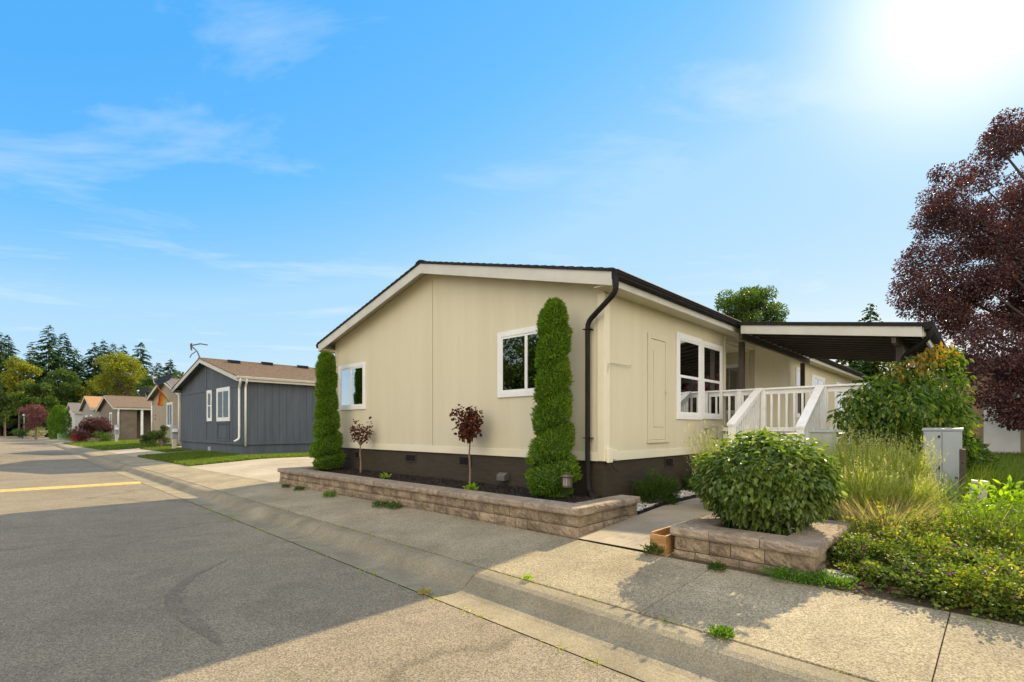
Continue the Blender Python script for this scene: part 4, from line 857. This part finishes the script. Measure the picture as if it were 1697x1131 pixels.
c = px(1361, 7.6); cabinet('utility_cabinet', 'pale green utility cabinet behind the rounded shrub, before the deck', c, .30, .25, 1.47 - c.z, m_cabgreen, False)
t = thing('meter_box', 'small tilted beige meter box on a grey conduit', 'meter box', px(1611, 6.2), TH)
h0 = .74 - t.location.z
mb = MB(); mb.box(-.05, .05, -.085, .0, h0 - .13, h0 + .13); mb.box(-.04, .05, .004, .08, h0 - .12, h0 + .12); b = mb.build('body', m_beige, t, bevel=.006); b.rotation_euler.x = R(8)
mb = MB(); [mb.box(-.042, -.046, .01, .075, h0 + dz, h0 + dz + .012) for dz in (-.09, 0, .08)]; mb.build('strap', m_slate, b)
mb = MB(); mb.tube([(0, 0, -.05), (0, .0, h0 - .12)], .022); mb.build('conduit', m_beige, t)
mb = MB(); mb.box(-.03, .03, -.03, .03, -.1, .88); mb.build('post_body', m_darkwood, None, bevel=.004, loc=px(1595, 6.5), rot=TH); o = C.objects['post_body']; o.name = 'wooden_stake'; tag(o, 'short brown wooden stake right beside the large grey cabinet', 'stake')
# seed-head weeds before the cabinet
rng = np.random.default_rng(90); t = thing('seed_head_weed', 'thin dark weeds with seed heads before the tall grey cabinet', 'weed', px(1545, 6.3)); mb = MB(); hd = MB()
for i in range(13):
    x, y = rng.normal() * .16, rng.normal() * .05; h = rng.uniform(.45, .95); l = rng.normal() * .13; mb.tube([(x, y, -.02), (x + l * .4, y, h * .6), (x + l, y, h)], [.0035, .003, .002], 4)
    hd.tube([(x + l, y, h - .005), (x + l, y, h + .012), (x + l, y, h + .024)], [.003, .010, .004], 5)
mb.build('stalks', l_mid, t); hd.build('seed_heads', m_black, t)
# path light
t = thing('path_light', 'small dark lantern path light in the planter corner', 'path light', W3(-.62, .20, .46), TH)
mb = MB(); mb.tube([(0, 0, -.04), (0, 0, .22)], .014, 8); mb.build('stake', m_black, t)
mb = MB(); mb.box(-.05, .05, -.05, .05, .22, .235); mb.box(-.055, .055, -.055, .055, .355, .37); mb.add([(-.075, -.075, .371), (.075, -.075, .371), (.075, .075, .371), (-.075, .075, .371), (-.02, -.02, .405), (.02, -.02, .405), (.02, .02, .405), (-.02, .02, .405)], [(0, 3, 2, 1), (4, 5, 6, 7), (0, 1, 5, 4), (1, 2, 6, 5), (2, 3, 7, 6), (3, 0, 4, 7)])
for i in range(4):
    for k in (-.045, -.015, .015, .045):
        if i < 2: mb.box(k - .004, k + .004, -.05 if i else .042, -.042 if i else .05, .236, .354)
        else: mb.box(-.05 if i == 2 else .042, -.042 if i == 2 else .05, k - .0035, k + .0035, .237, .353)
mb.build('lantern', m_bark, t); mb = MB(); mb.box(-.038, .038, -.038, .038, .24, .35); mb.build('lamp_panel', m_lampglass, t)
# hose reel / black bag by the steps
t = thing('hose_reel', 'black coiled hose beside the bottom of the steps', 'hose', W3(3.95, -.28, gab(3.95, -.28)), TH); mb = MB()
for k in range(4):
    pts = [(math.cos(u) * .17, k * .035 - .06, .55 + math.sin(u) * .2) for u in np.linspace(0, 6.283, 22)]; mb.tube(pts, .017, 7, cap=False)
mb.build('coil', m_black, t, smooth=True); mb = MB(); mb.box(-.03, .03, -.02, .02, 0, .55); mb.box(-.1, .1, -.03, .03, .5, .6); mb.build('stand', m_black, t)

# ---------------------------------------------------------------- garage with white door behind
gp = P3(1660, 710, 17.3); gq = (np.array([gp.x, gp.y]) - O); ga, gb = float(gq @ A), float(gq @ B)
gr = site('garage', 'peach-sided outbuilding with a white panel door behind the purple tree', 'outbuilding')
mb = MB(); mb.box(ga, ga + 6, gb - 4.5, gb + 1.5, .3, 3.3); mb.build('wall', m_peach, gr)
gable_roof(gr, ga, ga + 6, gb - 4.5, gb + 1.5, 3.45, .25, m_greyroof, m_offwhite)
dzz = .64; mb = MB(); mb.box(ga - .03, ga - .001, gb - .56, gb - .46, dzz, dzz + 2.12); mb.box(ga - .03, ga - .001, gb + .46, gb + .56, dzz, dzz + 2.12); mb.box(ga - .031, ga - .001, gb - .459, gb + .459, dzz + 2.03, dzz + 2.12); mb.box(ga - .05, ga, gb - .6, gb + .6, dzz - .06, dzz - .005)
fr = mb.build('door_frame', m_tan, gr); mb = MB(); mb.box(ga - .02, ga - .001, gb - .455, gb + .455, dzz, dzz + 2.025)
for (u0, u1) in ((-.36, -.05), (.05, .36)):
    for (v0, v1) in ((.18, .85), (1.0, 1.55), (1.68, 1.9)):
        for e, dd in ((0, .030), (.04, .024)): mb.box(ga - dd, ga - .0201, gb + u0 + e, gb + u1 - e, dzz + v0 + e, dzz + v1 - e)
d = mb.build('door', m_white, gr, bevel=.003); mb = MB(); mb.tube([(ga - .02, gb - .38, dzz + .98), (ga - .06, gb - .38, dzz + .98), (ga - .08, gb - .38, dzz + .98)], [.012, .012, .028], 10); mb.build('door_knob', m_dark, d)

# ---------------------------------------------------------------- neighbour houses
def simple_house(name, label, a0, b0, b1, ln, ze, sl, wallm, trimm, roofm, zs=.75, skirtm=None, gut=None, boards=False, side_wall=True, ov=.35):
    r = site(name, label, 'house'); y = (b0 + b1) / 2
    mb = MB(); gable_wall(mb, a0, a0 + .1, b0, b1, zs, ze + .03, sl, y)
    if side_wall: mb.box(a0 + .101, a0 + ln - .101, b0, b0 + .1, zs, ze - .14)
    mb.box(a0 + .101, a0 + ln - .101, b1 - .1, b1, zs, ze - .14); gable_wall(mb, a0 + ln - .1, a0 + ln, b0, b1, zs, ze + .03, sl, y); w = mb.build('wall', wallm, r)
    if boards:
        mb = MB(); grooved(mb, 'f', a0, b0, b1, zs, lambda u: ze - .16 + sl * min(u - b0, b1 - u), boards, .02, .012); grooved(mb, 's', b0, a0, a0 + ln, zs, lambda u: ze - .16, boards, .02, .012); mb.build('siding_boards', wallm, w)
    mb = MB(); mb.box(a0 + .02, a0 + ln - .02, b0 + .02, b1 - .02, .1, zs - .003); mb.build('skirting', skirtm or wallm, r)
    gable_roof(r, a0, a0 + ln, b0, b1, ze, sl, roofm, trimm, gut=gut, soff=wallm, ov=ov, rk=.35)
    return r
bh = simple_house('manufactured_home', 'dark blue single-storey home with brown shingles and white gutters', 1.26, 18.5, 27.9, 18, 3.62, .235, m_blue, m_offwhite, m_brownroof, zs=.82, gut=m_offwhite, boards=.30)
mb = MB(); mb.box(1.22, 1.246, 23.28, 23.40, .83, 4.45); mb.box(1.225, 1.245, 18.5, 27.9, 3.26, 3.36); mb.box(1.215, 1.246, 18.5, 27.9, .80, .90); mb.box(1.26, 19.2, 18.455, 18.486, .80, .90)
mb.box(1.215, 1.245, 20.05, 21.7, .92, 1.0); mb.box(1.215, 1.245, 20.05, 20.15, 1.001, 1.70); mb.box(1.215, 1.245, 21.6, 21.7, 1.001, 1.70); mb.box(1.2, 1.245, 20.0, 21.75, 1.705, 1.75); mb.box(1.235, 1.246, 20.4, 21.35, 1.05, 1.62)
mb.build('trim_board', m_blue, bh, bevel=.004)
window(bh, 'f', 22.6, 23.1, 1.95, 3.18, c=1.245, kind='hung', blind=m_blind, glass=m_glass_n, trim=.12); window(bh, 'f', 20.12, 21.62, 1.95, 3.18, c=1.245, kind='slider', blind=m_blind, glass=m_glass_n, trim=.14)
mb = MB(); mb.box(1.24, 1.279, 22.75, 23.1, .42, .62); mb.build('foundation_vent', m_cab, bh)
downspout(bh, [(1.05, 18.12, 3.55), (1.05, 18.12, 3.4), (1.17, 18.62, 3.2), (1.17, 18.62, 1.05), (1.0, 18.7, .95)], m_white, r=.045)
downspout(bh, [(1.3, 18.12, 3.55), (1.3, 18.12, 3.42), (1.35, 18.42, 3.25), (1.35, 18.42, .75)], m_white, r=.042)
downspout(bh, [(1.2, 28.1, 3.5), (1.2, 28.05, 3.3), (1.2, 28.0, .7)], m_white, r=.05)
for a, tt in ((3.6, .10), (5.4, .12), (1.9, .2)):
    y = 23.2 - 4.7 * tt; z = 3.62 + .235 * (y - 18.15) + .05; mb = MB(); mb.prism([(a, y - .2, z - .04), (a, y + .2, z + .06), (a, y + .2, z + .16), (a, y - .2, z + .10)], (.45, 0, 0)); mb.build('roof_vent', m_black, bh)
mb = MB(); mb.tube([(10.2, 22.0, 4.4), (10.2, 22.0, 5.15)], .07); mb.tube([(10.2, 22.0, 5.151), (10.2, 22.0, 5.25)], .13); mb.build('flue', m_slate, bh)
def dish(label, c, r, foot, toward=(-.1, -.75, .65)):
    t = thing('satellite_dish', label, 'satellite dish', foot); d = Vector(toward).normalized(); q = d.to_track_quat('Z', 'Y').to_matrix().to_4x4(); q.translation = Vector(c) - Vector(foot)
    mb = MB(); V = [(0, 0, -.12 * r * 1.5)]; f = []; nr, na = 5, 24
    for i in range(1, nr + 1):
        for j in range(na): u = 6.2832 * j / na; rr = r * i / nr; V.append((math.cos(u) * rr, math.sin(u) * rr * .92, (-.18 + .18 * (i / nr) ** 2) * r))
    f += [(0, 1 + j, 1 + (j + 1) % na) for j in range(na)]
    for i in range(nr - 1): f += [(1 + i * na + j, 1 + (i + 1) * na + j, 1 + (i + 1) * na + (j + 1) % na, 1 + i * na + (j + 1) % na) for j in range(na)]
    V2 = [tuple(q @ Vector(v)) for v in V]; mb.add(V2, f); o = mb.build('reflector', m_black, t, smooth=True); so_ = o.modifiers.new('solid', 'SOLIDIFY'); so_.thickness = .02
    mb = MB(); e = q @ Vector((0, -r * .75, r * .75)); mb.tube([tuple(q @ Vector((0, -r * .9, 0))), tuple(q @ Vector((0, -r * 1.0, r * .3))), tuple(e)], .02, 6); mb.tube([tuple(e), tuple(e + (q.to_3x3() @ Vector((0, .1, -.08))))], .06, 8); mb.build('feed_arm', m_cab, t)
    b = q @ Vector((0, 0, -.2 * r)); mb = MB(); mb.tube([tuple(b), (b.x * .6, b.y * .6, b.z - .1), (0, 0, 0)], .03, 8); mb.build('mast', m_cab, t)
f0 = W3(.9, 28.15, 3.70); dish('large black satellite dish on the left eave of the dark blue home', f0 + Vector((-.26, -.3, .42)), .52, f0, (-.25, -.62, .75))
f1 = W3(2.4, 42.2, 3.7); dish('smaller black satellite dish on the eave of the tan home', f1 + Vector((-.1, -.3, .6)), .46, f1)
t = thing('roof_antenna', 'bare grey antenna arms on the peak of the dark blue home', 'antenna', W3(.95, 23.2, 4.86)); mb = MB()
mb.tube([(0, 0, -.05), (-.15, 0, .3), (-.42, 0, .55)], .03, 6); mb.tube([(-.42, 0, .35), (-.45, 0, .62), (-.40, 0, .68)], .04, 6); mb.tube([(-.42, 0, .58), (.0, 0, .66), (.35, 0, .60)], .03, 6); mb.tube([(-.2, 0, .3), (-.42, 0, .15), (-.5, 0, 0)], .02, 6); mb.build('arms', m_bark, t)

a_ = 2.7; th_ = simple_house('manufactured_home', 'tan single-storey home with a tall narrow window and orange flag', a_, 33.6, 41.8, 16, 3.75, .27, m_tan, m_offwhite, m_greyroof, zs=.6)
b1_, b0_ = fb(277, a_), fb(286, a_)
window(th_, 'f', b0_ + .1, b1_ - .1, 1.7, 3.15, c=a_, kind='slider', trim=.13, glass=m_glass_n)
downspout(th_, [(a_ - .05, 41.9, 3.5), (a_ - .05, 41.9, .5)], m_white, r=.06)
mb = MB(); mb.box(a_ - .02, a_ - .001, 41.0, 41.25, 2.1, 2.25); mb.box(a_ - .02, a_ - .001, 40.95, 41.2, 2.4, 2.5); mb.build('house_plaque', m_bark, th_)
fl0 = P3(281, 655, 31.0); fl0 = W3(a_, fb(280, a_), 3.3)
t = thing('flag', 'red orange and yellow flag on a slanting pole at the tan home', 'flag', fl0); dv = P3(258, 637, fl0.y - .8) - fl0
mb = MB(); mb.tube([(0, 0, 0), tuple(dv)], .03, 6); mb.build('pole', m_wood, t)
nstr = 3; 
for k, mt in enumerate((m_red, m_orange, m_yel)):
    mb = MB(); V = []
    for i in range(7):
        for j in (0, 1):
            u = (k + j) / 3; p = dv * (.25 + .42 * (1 - u)) + Vector((.03 * math.sin(i * 1.3 + u * 2) - .18 * i / 6, .06 * math.cos(i * 1.7), -1.05 * i / 6 * (1 - .45 * u))); V.append(tuple(p))
    mb.add(V, [(2 * i, 2 * i + 1, 2 * i + 3, 2 * i + 2) for i in range(6)]); mb.build('cloth_stripe', mt, t)
br = simple_house('manufactured_home', 'taupe home with a white-posted side porch', 3.0, 58.6, 68.8, 17, 3.55, .25, m_brownwall, m_offwhite, m_brownroof, zs=.5, side_wall=False)
mb = MB(); mb.box(4.6, 20, 61.0, 61.1, .4, 3.4); mb.box(3.11, 4.6, 58.6, 58.7, .4, 3.4); mb.box(4.5, 4.6, 58.71, 61, .4, 3.4); mb.build('porch_wall', m_brownwall, br)
for a in (4.9, 7.4, 7.9, 18): mb = MB(); mb.box(a, a + .2, 58.4, 58.6, .3, 3.4); mb.build('porch_post', m_white, br)
downspout(br, [(3.1, 58.3, 3.4), (3.1, 58.5, 3.2), (3.1, 58.5, .5)], m_white, r=.08)
window(br, 'f', 61.5, 62.6, 1.7, 3.0, c=3.0, kind='slider', trim=.14)
oh = simple_house('manufactured_home', 'grey home with an orange-tan roof beyond the taupe home', 3.0, 73.5, 83.5, 15, 3.9, .30, m_greige, m_offwhite, m_tanroof, zs=.5)
window(oh, 'f', 75, 76.3, 1.7, 3.0, c=3.0, kind='slider', trim=.14); window(oh, 'f', 79, 80.2, 1.7, 3.0, c=3.0, kind='slider', trim=.14)
wh = simple_house('manufactured_home', 'pale home with grey roof beyond the orange-roofed home', 3.0, 91, 100, 15, 3.8, .30, m_palewall, m_offwhite, m_greyroof, zs=.5)
window(wh, 'f', 94, 95.3, 1.7, 3.0, c=3.0, kind='slider', trim=.14)
wh2 = simple_house('manufactured_home', 'farthest pale home on the row, partly behind the thuja pair', 3.4, 106, 114, 15, 3.8, .28, m_palewall, m_offwhite, m_greyroof, zs=.5)
# carport across the far end of the road
t = thing('carport', 'open flat-roofed carport at the far end of the road', 'carport', px(5, 100)); t.rotation_euler.z = TH - R(90)
mb = MB(); mb.box(-4.5, 3.5, 0, 6, 2.45, 2.75); mb.build('roof', m_greyroof, t); mb = MB(); mb.box(-4.5, 3.5, 6.0, 6.2, 0, 2.44); mb.build('wall', m_tan, t)
for x in (-4.4, -.5, 3.2): mb = MB(); mb.box(x, x + .2, .1, .3, 0, 2.44); mb.build('post', m_white, t)
def car(label, loc, rot, mat):
    t = thing('parked_car', label, 'car', loc, rot); mb = MB(); mb.prism([(-2.2, -.85, .3), (2.2, -.85, .3), (2.25, -.85, .6), (1.9, -.85, .85), (1.1, -.85, .95), (-1.9, -.85, .98), (-2.25, -.85, .7)], (0, 1.7, 0)); mb.build('body', mat, t, bevel=.05)
    mb = MB(); mb.prism([(-1.7, -.75, .951), (1.0, -.75, .951), (.35, -.75, 1.42), (-1.2, -.75, 1.45)], (0, 1.5, 0)); mb.build('cabin', m_black, t, bevel=.05)
    for x in (-1.4, 1.4):
        for y in (-.87, .67): mb = MB(); mb.tube([(x, y, .32), (x, y + .2, .32)], .32, 14); mb.build('wheel', m_rubber, t)
    return t
car('white car parked under the purple tree at the far end', px(79, 74), R(100), m_carw); car('white car parked in the far carport', px(12, 103), R(140), m_carw)
t = thing('street_lamp', 'thin grey lamp post near the far carport', 'lamp post', px(40, 78)); mb = MB(); mb.tube([(0, 0, 0), (0, 0, 3.4)], .06, 8); mb.build('pole', m_slate, t); mb = MB(); mb.tube([(0, 0, 3.4), (0, 0, 3.5), (0, 0, 3.75)], [.1, .2, .08], 8); mb.build('lamp_head', m_lampglass, t)
# roadside boxes on the left
def pedestal(label, loc, h):
    t = thing('utility_pedestal', label, 'utility box', loc, TH, 'utility pedestals along the lawns'); mb = MB(); mb.box(0, .28, -.2, .2, h * .45, h); mb.build('upper_box', m_cab, t, bevel=.01)
    mb = MB(); mb.box(.03, .22, -.16, .12, h * .28, h * .449); mb.build('meter_box', m_beige, t, bevel=.01); mb = MB(); mb.tube([(.1, .02, 0), (.1, .02, h * .28)], .07); mb.box(.05, .2, -.2, -.12, 0, h * .4); mb.build('stand', m_beige, t)
    mb = MB(); mb.box(.0, .2, -.42, -.201, h * .72, h * .85); mb.build('side_box', m_white, t)
pedestal('grey meter pedestal in front of the tan home', px(284, 27.5), 1.35); pedestal('grey meter pedestal at the corner of the taupe home', px(190, 42), 1.45); pedestal('pale meter pedestal beside the green transformer box', px(111, 58), 1.4)
t = thing('transformer_box', 'green transformer box on the verge beside the thuja pair', 'transformer', px(96, 56), TH); mb = MB(); mb.box(0, 1.1, -.6, .6, 0, .62); mb.build('body', m_green_box, t, bevel=.03); mb = MB(); mb.box(-.03, 1.13, -.63, .63, .621, .70); mb.build('lid', m_green_box, t, bevel=.02)

# ---------------------------------------------------------------- far planting on the left
def farbush(name, label, cat, x, Z, w, h, mat, seed, n=1500, L=.12, group=None):
    global rng; rng = np.random.default_rng(seed); k = 9; b = px(x, Z)
    return tree(name, label, cat, b, blob(k, w / 2 * .7, w / 2 * .7, h * .35, h * .5, w * .22, seed), n, L, L * .55, mat, .04, group=group, simple=True, droop=.0)
farbush('red_shrub', 'low bright red shrub on the verge before the maroon maple', 'shrub', 129, 45, 2.0, 1.0, l_redshrub, 101, 2200, .09)
farbush('maroon_maple', 'dark maroon spreading maple before the taupe home', 'small tree', 160, 45, 2.9, 2.3, l_plum, 102, 7000, .13)
farbush('green_shrub', 'green shrub between red shrub and thuja pair', 'shrub', 123, 52, 2.2, 2.0, l_mid, 103, 1500, .12)
farbush('green_shrub', 'dark green shrub under the maroon maple', 'shrub', 170, 44, 1.6, 1.0, l_mid, 104, 1200, .1)
farbush('green_shrub', 'round green shrub near the far carport', 'shrub', 37, 70, 2.2, 1.7, l_conif2, 105, 1200, .13)
farbush('yellow_green_shrub', 'yellow-green shrub under the plum tree', 'shrub', 62, 68, 2.2, 1.9, l_yg, 106, 1500, .12)
farbush('green_shrub', 'left one of the cone-shaped shrubs before the tan home', 'shrub', 243, 33, 1.1, 1.3, l_conif2, 107, 1500, .08)
farbush('green_shrub', 'middle cone-shaped shrub before the tan home', 'shrub', 255, 31, 1.0, 1.4, l_conif2, 108, 1500, .08)
farbush('green_shrub', 'narrow tall shrub just left of the grey meter pedestal', 'shrub', 271, 30, .7, 1.7, l_conif2, 109, 1500, .08)
rng = np.random.default_rng(110); mb = MB(); mb.tube([(0, 0, -.1), (0, 0, .5), (.03, 0, 1.0), (.1, 0, 1.35)], [.16, .2, .14, .05], 7); tag(mb.build('standing_stone', m_redbark, loc=px(268, 31.5)), 'tall brown standing stone among the shrubs of the tan home', 'stone')
# plum tree and thuja pair
rng = np.random.default_rng(111); tree('plum_tree', 'round purple-leaved plum tree at the far end of the lawns', 'tree', px(60, 66), blob(26, 2.0, 2.0, 1.35, 3.1, .55, 5), 7000, .15, .09, l_plumfar, .16)
for x, lab, s, h in ((93, 'left thuja of the bright green columnar pair', 7, 3.9), (104, 'right thuja of the bright green columnar pair', 8, 3.9)):
    rng = np.random.default_rng(s); b = px(x, 60); t = thing('thuja', lab, 'thuja', b, 0, 'bright green thuja pair'); n = 3200; z = rng.uniform(0, 1, n); r = .78 * (.62 + .3 * np.sin(np.clip(z * 3.1, 0, 3.14))) * np.clip((1 - z) * 3, 0, 1) ** .6; th = rng.uniform(0, 6.28, n); r = r * rng.uniform(.75, 1.05, n)
    P = np.c_[np.cos(th) * r, np.sin(th) * r, z * h]; mb = MB(); leaves(mb, P, np.c_[np.cos(th), np.sin(th), np.full(n, 1.2)] + rnd(n) * .4, rnd(n), .2, .09, simple=True); mb.build('foliage', l_thuja, t); mb = MB(); mb.tube([(0, 0, -.1), (0, 0, h * .8)], [.08, .03]); mb.build('trunk', m_bark, t)
def conifer(label, loc, h, r, mat, seed, lv=42, br=6, group='tall firs beyond the far end of the road', m=7, name='fir_tree', low=.10, bare=0.):
    global rng; rng = np.random.default_rng(seed); t = thing(name, label, 'fir tree', loc, 0, group)
    mb = MB(); mb.tube([(0, 0, -.3), (0, 0, h * .5), (0, 0, h * .99)], [h * .014, h * .009, .02], 7); mb.build('trunk', m_bark, t); mb = MB()
    T = np.linspace(low, .985, lv); tt = np.repeat(T, br) + rng.normal(size=lv * br) * .008; n = len(tt); az = rng.uniform(0, 6.2832, n)
    l = r * (1 - tt) ** .72 * rng.uniform(.55, 1.2, n) + .02 * h * .5; d = np.c_[np.cos(az), np.sin(az)]
    u = np.linspace(.18, 1, m); uu = np.tile(u, n); i = np.repeat(np.arange(n), m); L = l[i]
    P = np.c_[d[i] * (L * uu)[:, None], tt[i] * h + L * (.18 * uu - .42 * uu ** 2)]
    for sg in (-1, 1, 0):
        sd_ = np.c_[-d[i][:, 1], d[i][:, 0]] * sg
        Dv = np.c_[d[i] * .6 + sd_ * .8, -.28 + rng.normal(size=len(i)) * .12] + rnd(len(i)) * .15
        leaves(mb, P, Dv, rnd(len(i)) * .25 + [0, 0, 1], (L / m * 1.9 * (1.15 - .35 * uu) + .10) * rng.uniform(.7, 1.2, len(i)), L / m * .8 + .07, fold=-.15, droop=.15, simple=True)
    mb.build('crown', mat, t); return t
E1 = [(-22, 535, 105, 5.5), (2, 551, 100, 4.6), (14, 553, 108, 4.2), (53, 566, 112, 4.2), (81, 538, 100, 5.2), (106, 551, 104, 5.0), (127, 577, 108, 4.6), (156, 567, 104, 4.6), (172, 563, 110, 4.8), (188, 568, 118, 4.4), (204, 570, 122, 4.2), (233, 565, 100, 4.6), (262, 600, 104, 4.2), (283, 595, 96, 4.4), (-60, 560, 100, 5.5)]
ordn = ['first', 'second', 'third', 'fourth', 'fifth', 'sixth', 'seventh', 'eighth', 'ninth', 'tenth', 'eleventh', 'twelfth', 'thirteenth', 'fourteenth', 'fifteenth']
for i, (x, y, Z, r) in enumerate(E1):
    b = px(x, Z, 0); h = (710 - y) / 834 * Z + 1.5
    lab = 'tallest fir of the far row, its tip above all others' if x == 81 else (('fir just outside the left of the far row' if x == -22 else 'fir farthest outside the left of the far row') if x < 0 else '%s fir counted from the left in the far row' % ordn[i - 1])
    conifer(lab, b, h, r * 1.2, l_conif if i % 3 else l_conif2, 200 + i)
def broad(label, x, yt, yb, Z, wpx, mat, seed, n=5000, L=.34, group='leafy trees before the far firs', name='broadleaf_tree', k=26):
    global rng; rng = np.random.default_rng(seed); b = px(x, Z, 0.1); zt = (710 - yt) / 834 * Z + 1.4; zb = max(.6, (710 - yb) / 834 * Z + 1.4); rx = wpx / 834 * Z / 2
    return tree(name, label, 'tree', b, blob(k, rx * .85, rx * .85, (zt - zb) / 2 * .9, (zt + zb) / 2, rx * .30, seed, shell=.7), n, L, L * .6, mat, max(.1, rx * .06), group=group, simple=True, droop=.1)
broad('large yellow-green tree rising behind the taupe home', 198, 580, 660, 86, 76, l_yg, 301, 9000, .32, k=34)
broad('yellowish leafy tree below the second fir', 32, 588, 660, 88, 52, l_yg, 302, 5000)
broad('mid-green tree above the round shrub at far left', 60, 625, 700, 84, 56, l_mid, 303)
broad('dark green tree at the far left edge', 8, 600, 705, 90, 50, l_conif2, 304)
broad('green tree leaning over the row above the plum tree', 100, 600, 690, 88, 50, l_conif2, 305)
broad('green tree between thuja pair and orange roof', 130, 640, 705, 92, 60, l_mid, 306)
broad('yellow-green young tree left of the orange roof', 148, 625, 690, 90, 34, l_yg, 307, 2500)
broad('dark tree behind the orange-roofed home', 165, 640, 700, 95, 70, l_conif2, 308)
broad('leafy tree behind the tan home roof', 250, 620, 690, 80, 60, l_conif2, 309)
broad('dark tree behind the blue home antenna', 290, 615, 700, 80, 60, l_conif2, 310)
broad('dark undergrowth tree left of the carport', -15, 620, 715, 92, 70, l_conif2, 311)
broad('low dark tree right behind the plum tree', 75, 650, 712, 86, 60, l_conif2, 312)
# behind the main house
broad('green tree rising over the patio cover beside the roof end', 1238, 475, 560, 34, 112, l_mid, 320, 12000, .17, group='trees behind the cream home', k=44)
broad('short leafy tree at the right end of the group over the patio cover', 1290, 515, 560, 36, 34, l_mid, 321, 1500, .17, group='trees behind the cream home', k=8)
for i, (x, y, Z, lab) in enumerate(((1443, 508, 40, 'single fir tip above the white patio fascia'), (1415, 585, 38, 'fir seen under the patio cover, left'), (1450, 580, 36, 'fir seen under the patio cover, right'), (1395, 590, 42, 'fir seen under the patio cover, beyond the far eave'))):
    conifer(lab, px(x, Z, .3), (710 - y) / 834 * Z + 1.5, 3.2, l_conif2, 330 + i, group='trees behind the cream home', lv=36)
# trees across the road, mirrored in the gable windows
conifer('fir across the road mirrored in the left gable window', Vector((-30, 15.0, 0)), 12, 2.6, l_conif2, 340, group='trees across the road')
conifer('second fir across the road beside the mirrored one', Vector((-29, 24, 0)), 12, 2.8, l_conif, 341, group='trees across the road')
def acr(x, y, rx, z0, z1, mat, seed, lab):
    global rng; rng = np.random.default_rng(seed); tree('broadleaf_tree', lab, 'tree', Vector((x, y, 0)), blob(22, rx * .85, rx * .85, (z1 - z0) / 2, (z0 + z1) / 2, rx * .36, seed, shell=.4), 11000, .25, .15, mat, .2, group='trees across the road')
acr(-21, 6.2, 3.2, 1.0, 7.5, l_mid, 350, 'leafy tree across the road mirrored in the right gable window'); acr(-24, 1.0, 3.2, .8, 7, l_yg, 351, 'yellow-green tree across the road, out of view'); acr(-27, 10.5, 2.6, .6, 4.0, l_mid, 352, 'low leafy tree across the road between the others')
